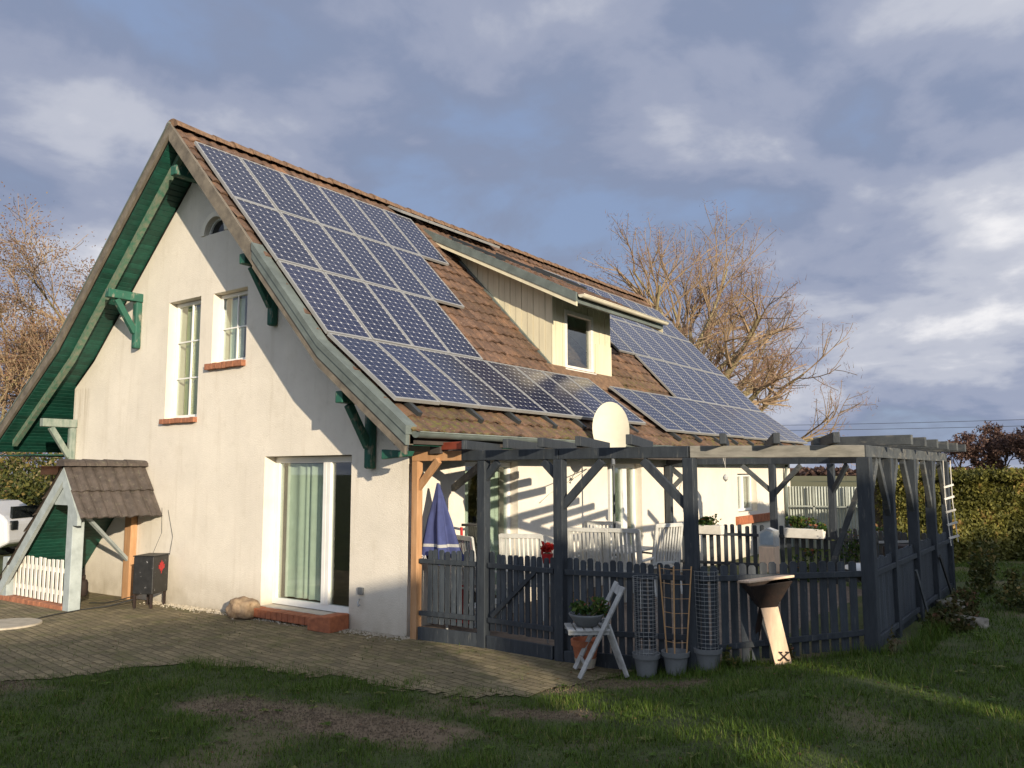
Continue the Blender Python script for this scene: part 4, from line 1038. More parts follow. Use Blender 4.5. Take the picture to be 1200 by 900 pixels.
# fire bowl
fb2 = thing('fire_bowl', 'rusty tapered fire bowl with pale board lid on a slanted pale leg', 'fire bowl', (4.36,.50,.12))
def PB_(u, v, w): # u to camera-right, v away, w up
    rr_ = Vector((.809,.587,0)); ff = Vector((-.587,.809,0)); o = Vector((4.40,.38,0)); p = o+rr_*u+ff*v; return (p.x,p.y,w)
zb = .16
mb = MB(); ring = []
for (hw, z, dz) in ((.035,.70,-.0),(.075,.745,0),(.195,.968,.025)):
    ring.append(len(mb.v))
    for (u, v) in ((-1,-1),(1,-1),(1,1),(-1,1)): mb.v.append(PB_(-.06+u*hw, v*hw*.9-.02, z+u*dz-(v*hw*.103 if hw > .2 else 0)))
for i in range(2):
    for k in range(4): mb.f.append((ring[i]+k, ring[i]+(k+1)%4, ring[i+1]+(k+1)%4, ring[i+1]+k))
mb.f.append(tuple(ring[0]+k for k in range(4)))
bo = mb.obj('basin','rust',fb2); sm = bo.modifiers.new('s','SOLIDIFY'); sm.thickness = .01
mb = MB(); v8 = []
for dz in (0, .022):
    for (u, v) in ((-.215,-.22),(.215,-.22),(.215,.20),(-.215,.20)): v8.append(PB_(-.06+u, v, .975+u*.13+dz-v*.115))
mb.add(v8, [(0,1,2,3),(7,6,5,4),(0,4,5,1),(1,5,6,2),(2,6,7,3),(3,7,4,0)]); mb.obj('top_board','copperboard',fb2,bevel=.004)
leg = MB(); w = .080
leg.add([PB_(-.05-w+0,-.10,.725),PB_(-.05+w,-.10,.74),PB_(.105+w,-.02,zb-.04),PB_(.105-w,-.02,zb-.04),PB_(-.05-w,-.075,.725),PB_(-.05+w,-.075,.74),PB_(.105+w,.005,zb-.04),PB_(.105-w,.005,zb-.04)],[(0,1,2,3),(7,6,5,4),(0,4,5,1),(1,5,6,2),(2,6,7,3),(3,7,4,0)])
leg.obj('leg','copperboard',fb2)
mb = MB()      # crossed mark near the foot
cz = zb+.11; cu = .085
for (a, b) in (((-.038,-.035),(.038,.035)),((-.038,.035),(.038,-.035))): mb.bar(PB_(cu+a[0],-.047,cz+a[1]),PB_(cu+b[0],-.047,cz+b[1]),.006,.012)
for (a, s_) in ((( -.032,.042),.018),((.032,.042),.018),((-.04,-.03),.012),((.04,-.03),.012)): mb.bar(PB_(cu+a[0]-s_,-.047,cz+a[1]),PB_(cu+a[0]+s_,-.047,cz+a[1]-.004),.006,.014)
mb.obj('emblem','rust',fb2)
MB().bar(PB_(-.06,.10,.73),PB_(-.12,.3,zb-.04),.05,.02).obj('rear_leg','rust',fb2)

# ------------------------------------------------------------------ ground, paving, grass
def axis_pts(lo, hi, fine_lo, fine_hi, step):
    a = list(np.arange(fine_lo, fine_hi+1e-6, step)); s_ = step
    x = fine_lo
    while x > lo: s_ *= 1.25; x -= s_; a.insert(0, max(x, lo))
    s_ = step; x = fine_hi
    while x < hi: s_ *= 1.25; x += s_; a.append(min(x, hi))
    return a
EDGE = [(-12.,-4.4),(-3.2,-4.3),(-1.9,-4.05),(-1.6,-3.5),(-1.34,-3.0),(-1.08,-2.4),(-.2,-2.08),(.86,-1.9),(1.6,-1.8),(2.3,-1.72),(2.75,-1.25),(2.75,-.8),(2.95,-.4),(3.1,-.1),(3.1,.3)]
def edge_y(x):
    for (a, b), (c, d) in zip(EDGE[:-1], EDGE[1:]):
        if a <= x < c: return b+(d-b)*(x-a)/(c-a)
    return 9. if x > 3 else -4.4
def paved(x, y):      # signed: >0 on the paving
    return y-edge_y(x)+.16*noise.noise(Vector((x*2.3,y*2.3,1.3)))+.08*noise.noise(Vector((x*7,y*7,2.3)))
DIRT = [(1.05,-3.0,.75,.34,.85),(2.15,-2.75,.85,.40,1.),(3.15,-1.75,.60,.20,.8),(3.4,-.50,.75,.22,.7),(2.75,-.75,.35,.5,.5),(5.2,1.7,.5,.12,.4),(4.1,-2.4,.3,.15,.3),(-1.75,-3.9,.5,.3,.6)]
def bare(x, y):
    b = 0
    for (cx, cy, rx, ry, s_) in DIRT:
        d = ((x-cx)*.83+(y-cy)*.35)/rx, ((y-cy)*.9-(x-cx)*.25)/ry
        q = d[0]**2+d[1]**2
        if q < 4: b = max(b, s_*sst(1.25, .55, sqrt(q)+.45*noise.noise(Vector((x*3,y*3,5)))+.30*noise.noise(Vector((x*9,y*9,5)))))
    b = max(b, .5*sst(.15,.5,noise.noise(Vector((x*.8,y*.8,9)))))
    return min(1, b)
def ground():
    xs = axis_pts(-1500, 1500, -13, 13, .11); ys = axis_pts(-600, 2200, -9, 12, .11)
    nx, ny = len(xs), len(ys); V = np.zeros((ny, nx, 3)); col = np.zeros((ny, nx))
    for j, y in enumerate(ys):
        for i, x in enumerate(xs):
            z = zg(x, y)
            if -13 <= x <= 13 and -9 <= y <= 12: z += .022*noise.noise(Vector((x*1.7,y*1.7,0))); col[j,i] = bare(x, y)
            if paved(x, y) > .45 and -12 < x < 3.1 and y < 1 : z -= .04
            V[j,i] = (x, y, z-.004)
    me = bpy.data.meshes.new('lawn'); idx = np.arange(nx*ny).reshape(ny, nx)
    F = np.stack([idx[:-1,:-1], idx[:-1,1:], idx[1:,1:], idx[1:,:-1]], -1).reshape(-1, 4)
    me.vertices.add(nx*ny); me.vertices.foreach_set('co', V.astype(np.float32).ravel())
    me.loops.add(F.size); me.loops.foreach_set('vertex_index', F.astype(np.int32).ravel())
    me.polygons.add(len(F)); me.polygons.foreach_set('loop_start', np.arange(0,F.size,4,dtype=np.int32)); me.polygons.foreach_set('loop_total', np.full(len(F),4,dtype=np.int32))
    me.update(calc_edges=True)
    at = me.attributes.new('bare','FLOAT','POINT'); at.data.foreach_set('value', col.astype(np.float32).ravel())
    for p in me.polygons: p.use_smooth = True
    m = mat('lawn', (.065,.085,.016), 1., .3, 3., .6, 30., col2=(.035,.045,.010), bdist=.03)
    nt = m.node_tree; n = nt.nodes; l = nt.links
    a = n.new('ShaderNodeAttribute'); a.attribute_name = 'bare'; overlay(m, a.outputs['Fac'], (.17,.120,.072), 1.); overlay(m, tnoise(m, 28, .55, .7), (.04,.028,.018), .6); overlay(m, tnoise(m, 60, .64, .7), (.30,.22,.12), .5)
    # beyond the garden: dry yellow-green fields
    tc = n.new('ShaderNodeTexCoord'); s_ = n.new('ShaderNodeSeparateXYZ'); l.new(tc.outputs['Object'], s_.inputs[0])
    mr = n.new('ShaderNodeMapRange'); mr.inputs['From Min'].default_value = 18; mr.inputs['From Max'].default_value = 30; l.new(s_.outputs['Y'], mr.inputs['Value'])
    overlay(m, mr.outputs[0], (.17,.15,.05), .9)
    me.materials.append(m); o = bpy.data.objects.new('lawn', me); C.objects.link(o); struct(o); return o
ground()
def paving():
    st_ = .05; xs = np.arange(-12, 3.2, st_); ys = np.arange(-4.7, .45, st_); V = []; idm = {}; F = []
    def vid(i, j):
        if (i, j) not in idm:
            x, y = xs[i], ys[j]; idm[(i, j)] = len(V); V.append((x, y, zg(x,y)+.006+.022*noise.noise(Vector((x*1.7,y*1.7,0)))*sst(1.1,.5,paved(x,y))))
        return idm[(i, j)]
    for i in range(len(xs)-1):
        for j in range(len(ys)-1):
            x, y = xs[i], ys[j]
            if paved(x, y) > (.0 if R.random() < .6 else .05) and (y < -.005 or x > .05) and (y < .1) and not (x < 0 and y > -.01): F.append((vid(i,j),vid(i+1,j),vid(i+1,j+1),vid(i,j+1)))
    mb = MB(); mb.v = V; mb.f = F
    m = mat('paving', (.31,.245,.135), .95, .2, 2.2, 0, col2=(.20,.16,.085))
    nt = m.node_tree; n = nt.nodes; l = nt.links; b = n['Principled BSDF']
    tc = n.new('ShaderNodeTexCoord'); mp = n.new('ShaderNodeMapping'); mp.inputs['Rotation'].default_value = (0,0,rad(8)); l.new(tc.outputs['Object'], mp.inputs['Vector'])
    nw = n.new('ShaderNodeTexNoise'); nw.inputs['Scale'].default_value = 9; l.new(tc.outputs['Object'], nw.inputs['Vector'])
    mxv = n.new('ShaderNodeMix'); mxv.data_type = 'VECTOR'; mxv.inputs['Factor'].default_value = .03; l.new(mp.outputs[0], mxv.inputs['A']); l.new(nw.outputs['Color'], mxv.inputs['B'])
    br = n.new('ShaderNodeTexBrick'); br.inputs['Scale'].default_value = 1.; br.inputs['Brick Width'].default_value = .20; br.inputs['Row Height'].default_value = .10
    br.inputs['Mortar Size'].default_value = .009; br.inputs['Mortar Smooth'].default_value = .6; br.inputs['Color1'].default_value = (1,1,1,1); br.inputs['Color2'].default_value = (.55,.55,.55,1); br.inputs['Mortar'].default_value = (.36,.36,.26,1)
    l.new(mxv.outputs['Result'], br.inputs['Vector'])
    src = b.inputs['Base Color'].links[0].from_socket
    mu = n.new('ShaderNodeMix'); mu.data_type = 'RGBA'; mu.blend_type = 'MULTIPLY'; mu.inputs['Factor'].default_value = .85; l.new(src, mu.inputs['A']); l.new(br.outputs['Color'], mu.inputs['B'])
    l.new(mu.outputs['Result'], b.inputs['Base Color'])
    overlay(m, tnoise(m, 2.6, .48, .68), (.14,.13,.045), .7); overlay(m, tnoise(m, 30, .6, .75), (.30,.25,.16), .5)
    overlay(m, tnoise(m, 7, .56, .7), (.09,.075,.045), .5)
    nb = n.new('ShaderNodeTexNoise'); nb.inputs['Scale'].default_value = 45; nb.inputs['Detail'].default_value = 6; l.new(tc.outputs['Object'], nb.inputs['Vector'])
    ad = n.new('ShaderNodeMath'); ad.operation = 'MULTIPLY_ADD'; ad.inputs[1].default_value = -1.2; l.new(br.outputs['Fac'], ad.inputs[0]); l.new(nb.outputs['Fac'], ad.inputs[2])
    bp = n.new('ShaderNodeBump'); bp.inputs['Strength'].default_value = 1.; bp.inputs['Distance'].default_value = .014; l.new(ad.outputs[0], bp.inputs['Height']); l.new(bp.outputs[0], b.inputs['Normal'])
    o = mb.obj('paving', m); struct(o)
paving()
def grass():
    P = []; H = []; T = []
    def scatter(n, x0, x1, y0, y1, h, keep=None):
        xs = R.uniform(x0, x1, n); ys = R.uniform(y0, y1, n)
        for x, y in zip(xs, ys):
            if keep and not keep(x, y): continue
            pv = paved(x, y) if (x < 3.1 and y < .4) else -1
            if pv > .0 and R.random() > (.75*(1-pv/.45)**2 if pv < .45 else .012): continue
            if x < 3 and y > .0: continue
            if 0 < y < 7.3 and x < 5.38 and y > PTY(x): continue
            cl_ = .5+.5*noise.noise(Vector((x*2.4,y*2.4,7)))
            b = bare(x, y)
            if R.random() < b*1.15: continue
            if R.random() > .35+.9*cl_: continue
            P.append((x, y, zg(x,y)-.005)); H.append(h*(.35+1.1*cl_)*(1-.55*b)*R.uniform(.5,1.5)*(1.8 if R.random() < .03 else 1)); T.append(.22+.5*cl_+R.normal(0,.16)+(.35 if R.random() < .05 else 0))
    def PTY(x):
        return .1 if x < 3.7 else .15+(x-3.7)*.61
    def seen(x, y):      # roughly the wedge in front of the camera, with a margin of several steps
        dx, dy = x-7.07, y+7.53; f_ = -.587*dx+.809*dy; r_ = .809*dx+.587*dy
        return f_ > 3.4 and -1.05*f_ < r_ < .95*f_
    scatter(380000, -3.5, 9, -6, 1.2, .045, seen)
    scatter(150000, 3.2, 12, 1.0, 12.5, .055, seen)
    scatter(9000, 3.0, 5.3, -.25, 1.2, .11, lambda x, y: -.03 < PTY(x)-y < .22)
    scatter(5000, 5.35, 5.6, 1.2, 6.2, .13)
    P_ = np.array(P); H_ = np.array(H); T_ = np.clip(np.array(T), 0, 1); n = len(P_)
    ang = R.uniform(0, 6.283, n); lean = R.uniform(.2, 1.1, n); w = R.uniform(.0022,.0045,n)*(1+.35*(P_[:,1] > 2))
    d = np.stack([np.cos(ang), np.sin(ang), np.zeros(n)], 1); s_ = np.stack([-np.sin(ang), np.cos(ang), np.zeros(n)], 1)
    a = P_-s_*w[:,None]; b = P_+s_*w[:,None]
    tip = P_+d*(H_*lean)[:,None]; tip[:,2] += H_
    V = np.stack([a,b,tip],1).reshape(-1,3)
    o = npmesh('grass', V, 3, 'grass', T_); tag(o, 'short uneven winter grass on the lawn', 'grass'); o['kind'] = 'stuff'
    print('blades', n)
grass()
# fallen leaves and straw on the lawn and paving
def litter():
    n = 2600; xs = R.uniform(-4, 8, n); ys = R.uniform(-4.5, 2.0, n); keep = [(x, y, zg(x,y)+.014) for x, y in zip(xs, ys) if not (y > -.05 and x < 3.7) and not (x > 3.6 and y > .1+(x-3.7)*.6)]
    v = leaf_quads(np.array(keep), .035); v = v.reshape(-1,4,3); c = v.mean(1, keepdims=True); v[:,:,2] = c[:,:,2]+(v[:,:,2]-c[:,:,2])*.25
    o = npmesh('leaf_litter', v.reshape(-1,3), 4, 'weed', np.clip(R.normal(.7,.2,len(keep)),0,1)); tag(o, 'scattered dead leaves on the lawn and paving', 'leaves'); o['kind'] = 'stuff'
litter()
# crumbs of soil on the bare patches and broad-leaved weeds in the turf
def crumbs():
    P = []
    for (cx, cy, rx, ry, s_) in DIRT:
        for i in range(int(1500*rx*ry*4)+80):
            x = cx+R.normal(0, rx*.6); y = cy+R.normal(0, ry*.7)
            if bare(x, y) > .35 and not (y > -.05 and x < 3.7): P.append((x, y, zg(x,y)+.022*noise.noise(Vector((x*1.7,y*1.7,0)))))
    V = []; tet = np.array([[1,0,-.5],[-.5,.87,-.5],[-.5,-.87,-.5],[0,0,.9]])
    for p in P:
        a = R.random()*6.28; z_ = R.uniform(.004,.013); c, s_ = cos(a), sin(a); t = tet*z_; t = np.stack([t[:,0]*c-t[:,1]*s_, t[:,0]*s_+t[:,1]*c, t[:,2]], 1)+np.array(p)
        for f_ in ((0,1,3),(1,2,3),(2,0,3)): V += [t[f_[0]], t[f_[1]], t[f_[2]]]
    o = npmesh('soil_crumbs', np.array(V), 3, mat('dirt_crumb', (.15,.11,.070), 1., .3, 30)); tag(o, 'crumbs of soil on the bare patches of the lawn', 'soil'); o['kind'] = 'stuff'
crumbs()
def rosettes():
    V = []; T = []
    for i in range(900):
        x = R.uniform(-2.5, 8.5); y = R.uniform(-5.5, 3.0)
        if (x < 3.1 and y < .4 and paved(x,y) > -.02) or (x < 3 and y > 0) or (0 < y < 7.3 and x < 5.3 and y > .1+max(0,(x-3.7))*.6): continue
        if R.random() > .3+.7*max(0, noise.noise(Vector((x*1.1,y*1.1,21)))+.4): continue
        k = R.integers(5, 10); z = zg(x,y)+.012; L0 = R.uniform(.03,.07); tn = R.uniform(.3,.9)
        for j in range(k):
            a = j*2*pi/k+R.normal(0,.3); L = L0*R.uniform(.6,1.2); w = L*.22; d = np.array([cos(a),sin(a),0]); q = np.array([-sin(a),cos(a),0]); b0 = np.array([x,y,z])
            V += [b0, b0+d*L*.5+q*w+[0,0,.012], b0+d*L+[0,0,.004+.01*R.random()], b0+d*L*.5-q*w+[0,0,.012]]; T.append(tn+R.normal(0,.08))
    o = npmesh('lawn_weeds', np.array(V), 4, 'grass', np.clip(np.array(T),0,1)); tag(o, 'flat broad-leaved weeds scattered in the lawn', 'weeds'); o['kind'] = 'stuff'
rosettes()
# weeds beside the side fence and along the fence foot
for (x,y,ex,n,sz,m,lb) in ((5.55,2.75,(.30,.32,.32),900,.055,'weed','brown dried weeds at the foot of the side fence'),
                           (5.68,3.55,(.22,.3,.30),500,.05,'weed','reddish dried weeds behind the grey boulder'),
                           (5.55,6.1,(.22,.45,.60),1000,.07,'shrub','dark green bush at the far end of the side fence'),
                           (5.95,5.6,(.20,.25,.45),420,.06,'shrub','low green bush standing alone in the lawn right of the side fence'),
                           (6.15,4.6,(.35,.4,.28),600,.06,'shrub','loose green tuft in the lawn right of the boulder'),
                           (6.55,7.4,(.8,.5,.32),1200,.07,'shrub','wide green clump below the hedge at the right edge'),
                           (4.48,.52,(.1,.07,.16),110,.04,'weed','small reddish weed at the fence foot right of the fire bowl'),
                           (5.32,1.05,(.05,.05,.22),60,.035,'weed','thin dry stalk weed at the corner post foot'),
                           (4.02,.22,(.1,.06,.2),160,.05,'shrub','green tuft at the fence foot right of the pots')):
    plant('weed_clump' if m == 'weed' else 'shrub', lb, 'weeds' if m == 'weed' else 'shrub', (x,y,zg(x,y)), ex, n, sz, m)

# ------------------------------------------------------------------ hedge on the right
def hedge():
    line = [(3.55,10.1),(4.7,10.95),(5.8,11.75),(8.0,13.2),(11.0,15.0)]
    t = thing('hedge', 'tall green and brown garden hedge closing the lawn on the right', 'hedge', (5.5,11.5,0))
    n = 90000; seg = R.integers(0, len(line)-1, n); u = R.random(n)
    A = np.array([line[i] for i in seg]); B = np.array([line[i+1] for i in seg]); p = A+(B-A)*u[:,None]
    dep = np.abs(R.normal(0,.32,n)); up_ = R.random(n)
    hgt = np.array([1.93+.10*noise.noise(Vector((a*1.3,b*1.3,2)))+.05*noise.noise(Vector((a*5,b*5,2))) for a, b in p])
    z = .05+up_**.8*hgt
    bulge = np.array([.25*noise.noise(Vector((a*1.2,b*1.2,c*1.2))) for (a, b), c in zip(p, z)])
    dirn = (B-A); dirn /= np.linalg.norm(dirn, axis=1, keepdims=True); nn = np.stack([dirn[:,1], -dirn[:,0]], 1)
    front = bulge-.25+.62*(1-up_)**2.2 - dep*.6
    topm = R.random(n) < .18; front = np.where(topm, R.uniform(-1.1,.05,n), front); z = np.where(topm, hgt+R.normal(0,.05,n), z)
    spike = R.random(n) < .02; z = np.where(spike & topm, z+R.random(n)*.18, z)
    c = np.stack([p[:,0]+nn[:,0]*front, p[:,1]+nn[:,1]*front, z], 1)-np.array([5.5,11.5,0])
    cl_ = np.array([noise.noise(Vector((a*2.2,b*2.2,d*2.2))) for a, b, d in c])
    npmesh('foliage', leaf_quads(c, .085), 4, 'hedge', np.clip(.42+.6*cl_+R.normal(0,.18,n),0,1), t)
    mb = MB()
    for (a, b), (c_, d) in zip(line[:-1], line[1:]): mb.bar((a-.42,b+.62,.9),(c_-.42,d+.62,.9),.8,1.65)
    cm = mb.obj('dark_core', mat('hedge_inside', (.025,.022,.012), 1, .3, 8), t)  # solid dark boxes filling the hedge behind its leaves
hedge()

# ------------------------------------------------------------------ trees
def tree(name, label=None, base=None, height=None, seed=None, spread=1., levels=4, leafm=None, nleaf=0, lean=(0,0), trunkr=.28, fork=.25, m=('bark','twig'), group=None, leafsize=.12, nl=(6,7,7,5), budm=None, sides=(8,6,4,3), limbang=(.45,1.15), twr=.014):
    rr = random.Random(seed); t = thing(name, label, 'tree', base, 0, group, local=True)
    trunk = MB(); tw = MB(); tips = []
    def limb(p, d, L, r, lv):
        n = 5 if lv < 2 else (4 if lv == 2 else 3); pts = [p.copy()]; rs = [r]; q = p.copy(); dd = d.copy(); bend = Vector((rr.uniform(-1,1),rr.uniform(-1,1),rr.uniform(-.3,.6)))*.16
        for i in range(n):
            dd = (dd+bend+Vector((rr.gauss(0,.13),rr.gauss(0,.13),rr.gauss(0,.10)))+Vector((0,0,.05 if lv > 1 else .0))).normalized()
            q = q+dd*(L/n); pts.append(q.copy()); rs.append(max(twr*.7, r*(1-.68*(i+1)/n)))
        (trunk if lv < 2 else tw).tube(pts, rs, sides[min(lv,3)], cap=False)
        if lv >= levels:
            tips.append(pts[-1]); tips.append(pts[-2]); return
        k = nl[lv]
        for i in range(k):
            f_ = rr.uniform(.30 if lv else fork, 1.0) if lv else fork+(1-fork)*(i+.5)/k
            j = min(n-1, int(f_*n)); u = f_*n-j; b = pts[j].lerp(pts[j+1], u)
            ax = (pts[j+1]-pts[j]).normalized(); perp = ax.orthogonal().normalized(); perp.rotate(Matrix.Rotation(rr.uniform(0,2*pi) if lv else i*2.4+rr.uniform(-.4,.4), 3, ax))
            a = rr.uniform(*limbang) if lv == 0 else rr.uniform(.4,1.0)
            nd = (ax*cos(a)+perp*sin(a)*spread).normalized()
            if lv == 0: nd.z = max(nd.z, .12)
            LL = L*(rr.uniform(.50,.80) if lv else rr.uniform(.62,.95))*(1-.35*f_ if lv == 0 else 1-.25*f_)
            limb(b, nd, LL, max(twr, rs[j]*rr.uniform(.48,.74)), lv+1)
    limb(Vector((0,0,0)), Vector((lean[0],lean[1],1)).normalized(), height*.62, trunkr, 0)
    trunk.obj('trunk', m[0], t, smooth=True); 
    me = bpy.data.meshes.new('crown'); me.from_pydata(tw.v, [], tw.f); me.materials.append(M[m[1]]); o = bpy.data.objects.new('crown', me); C.objects.link(o); o.parent = t
    tp_ = np.array([tuple(q) for q in tips])
    if budm and len(tp_):
        k = nleaf; idx = R.integers(0, len(tp_), k); c = tp_[idx]+R.normal(0,.16,(k,3)); n_ = k
        d = R.normal(size=(k,3)); d /= np.linalg.norm(d,axis=1,keepdims=True); d[:,2] += .35; s_ = np.cross(d, R.normal(size=(k,3))); s_ /= np.linalg.norm(s_,axis=1,keepdims=True)
        L = R.uniform(.15,.40,(k,1)); w = .011
        v = np.stack([c-s_*w, c+s_*w, c+d*L],1).reshape(-1,3)
        npmesh('fine_twigs', v, 3, budm, np.clip(R.normal(.45,.25,k),0,1), t)
    if leafm and len(tp_):
        k = nleaf; idx = R.integers(0, len(tp_), k); c = tp_[idx]+R.normal(0,.28,(k,3))
        npmesh('leaves', leaf_quads(c, leafsize), 4, leafm, np.clip(R.normal(.45,.28,k),0,1), t)
    return t
bt = tree('bare_tree', group='bare trees behind the house', label='large bare tree with long spreading limbs right of the roof', base=(-8.9,29.8,0), height=11.0, seed=21, spread=1.2, fork=.5, limbang=(.3,1.25), nleaf=8000, budm='buds', trunkr=.62, lean=(.10,.0), nl=(9,7,7,4), levels=3, twr=.022)
bt.rotation_euler.z = rad(150)
tree('bare_tree', group='bare trees behind the house', label='bare tree with upright limbs rising behind the solar panels', base=(-9.9,28.0,0), height=16.8, seed=8, fork=.45, spread=.8, nleaf=8000, budm='buds', trunkr=.50, lean=(-.03,0), nl=(8,7,7,5), limbang=(.3,.8), levels=3, twr=.022)
tree('bare_tree', group='bare trees behind the house', label='smaller bare tree between the two larger bare trees', base=(-8.8,34.0,0), height=12.5, seed=33, spread=1.0, nleaf=4000, budm='buds', trunkr=.30, nl=(8,6,6,5), levels=3, twr=.022)
tree('autumn_tree', group='autumn trees left of the house', label='reddish autumn tree at the left edge behind the roof', base=(-31.5,8.6,0), height=10.5, seed=41, spread=1.0, nleaf=26000, leafm='autumn', trunkr=.3, leafsize=.085, nl=(10,8,7,4))
tree('autumn_tree', group='autumn trees left of the house', label='tall reddish tree just left of the bargeboard', base=(-29.2,11.0,0), height=12.4, seed=52, spread=.9, nleaf=22000, leafm='autumn', trunkr=.33, leafsize=.085, nl=(10,8,7,4))
tree('autumn_tree', group='autumn trees left of the house', label='yellowish autumn tree low behind the left eave', base=(-25.5,6.5,0), height=8.5, seed=63, spread=1.1, nleaf=14000, leafm='autumn', trunkr=.22, leafsize=.085, nl=(10,8,6,4))
plant('shrub', 'olive green loose shrub behind the parked white car', 'shrub', (-18.6,3.6,-.1), (2.6,1.0,2.6), 9000, .13, 'shrub')
plant('shrub', 'green bush under the left eave beside the porch', 'shrub', (-15.4,3.6,-.1), (1.6,.9,1.95), 6000, .11, 'shrub')
bp_ = thing('salmon_box', 'salmon coloured box on a thin post between the porch ridge and the left eave', 'box', (-10.72,.65,0))  # box on a post stands in for an unidentified salmon shape
MB().bar((-10.90,.55,2.06),(-10.60,.76,2.06),.22,.15).obj('box', mat('salmon_paint', (.50,.24,.13), .9), bp_); MB().bar((-10.92,.53,2.15),(-10.58,.78,2.15),.28,.03).obj('roof', 'brick', bp_); MB().box(-10.77,-10.73,.63,.67,-.2,1.98).obj('post', 'bark', bp_)

# far woodland on the right: one tree of its kind, copied
w0 = tree('woodland_tree', 'bare brown tree at the left end of the far wood', (0,0,0), 9.6, 77, spread=.95, nleaf=4500, leafm='woods', trunkr=.25, m=('barkfar','twigfar'), leafsize=.42, nl=(9,6,5,3), levels=3, twr=.05, group='bare trees of the far wood', sides=(6,4,3,3))
w1 = tree('woodland_tree', 'slightly lower round bare tree, second in the far wood', (0,0,0), 9.0, 78, spread=1.05, nleaf=4500, leafm='woods', trunkr=.22, m=('barkfar','twigfar'), leafsize=.42, nl=(9,6,5,3), levels=3, twr=.05, group='bare trees of the far wood', sides=(6,4,3,3))
w0.location = (-14.4,156,-.2); w1.location = (-10.6,158,-.2)
rr = random.Random(3)
for k in range(12):
    x = -7.2+k*3.4+rr.uniform(-.6,.6); y = 159+rr.uniform(-4,5)
    d = dup((w0, w1)[k % 2], (x, y, -.2), rr.uniform(0,6), 'bare brown tree of the far wood at the right edge, among trees just like it'); s_ = rr.uniform(.92,1.2); d.scale = (s_, s_, s_)
w0.scale = (.92,.92,.92)
# distant tree line seen through the pergola
n = 9000; x = R.uniform(-260, 60, n); y = 430+R.normal(0,6,n); hh = np.array([3.2+2.2*noise.noise(Vector((a*.03,0,0)))+1.0*noise.noise(Vector((a*.2,0,4))) for a in x])
c = np.stack([x, y, R.random(n)*hh], 1); o = npmesh('far_treeline', leaf_quads(c, 2.6), 4, 'woods', np.clip(R.normal(.3,.2,n),0,1)); tag(o, 'low dark tree line along the far edge of the field', 'tree line'); o['kind'] = 'stuff'
# power lines
for k, (z0, lb) in enumerate(((5.95,'upper power cable crossing the sky right of the roof'),(5.55,'lower power cable crossing the sky right of the roof'))):
    pts = []
    for i in range(21):
        t = i/20; x = -24+52*t; pts.append((x, 53.5-.12*x, z0-.55*4*t*(1-t)*.7+ (t*-.55)))
    tag(MB().tube(pts, .016, 5).obj('power_cable', 'wirefar', loc=pts[0]), lb, 'cable')
for k, x in enumerate((-24, 28)):
    t = thing('utility_pole', ('wooden utility pole of the power line hidden behind the house', 'wooden utility pole of the power line beyond the right edge')[k], 'utility pole', (x,53.5-.12*x,0))
    MB().tube([(x,53.5-.12*x,-.2),(x,53.5-.12*x,6.3)], .11, 10).obj('shaft', 'bark', t); MB().box(x-.05,x+.05,53.2-.12*x,53.8-.12*x,5.3,5.4).obj('crossarm', 'bark', t)

# ------------------------------------------------------------------ white car
car = thing('parked_car', 'white estate car parked behind the porch at the left edge', 'car', (-17.4,1.15,-.12), rad(36), None, local=True)
prof = [(-2.15,.35),(-2.2,.62),(-2.1,.86),(-1.2,.98),(-.55,1.36),(.3,1.46),(1.35,1.42),(1.95,1.08),(2.1,.92),(2.15,.40),(1.9,.28),(-1.9,.28)]
MB().prism(prof, 'y', -.86, .86).obj('body', 'carwhite', car, bevel=.07)
MB().prism([(-1.02,1.0),(-.5,1.30),(.25,1.385),(1.22,1.35),(1.68,1.04)], 'y', -.875, .875).obj('window', 'carglass', car, bevel=.01)
MB().box(2.0,2.06,-.6,.6,1.0,1.3).obj('rear_window', 'carglass', car)
for x in (-1.35,1.35):
    for s_ in (-.8,.8):
        w_ = MB().tube([(x,s_-.1,.32),(x,s_+.1,.32)], .32, 22).obj('wheel', 'tyre', car, bevel=.02); r2 = MB(); r2.tube([(x,s_-.105,.32),(x,s_+.105,.32)], .19, 16); w_['local'] = 1; r2.obj('rim', 'frame', w_)
for s_ in (-.62,.62): MB().box(2.08,2.17,s_-.12,s_+.12,.72,.95).obj('tail_light', 'carglass', car, bevel=.02)

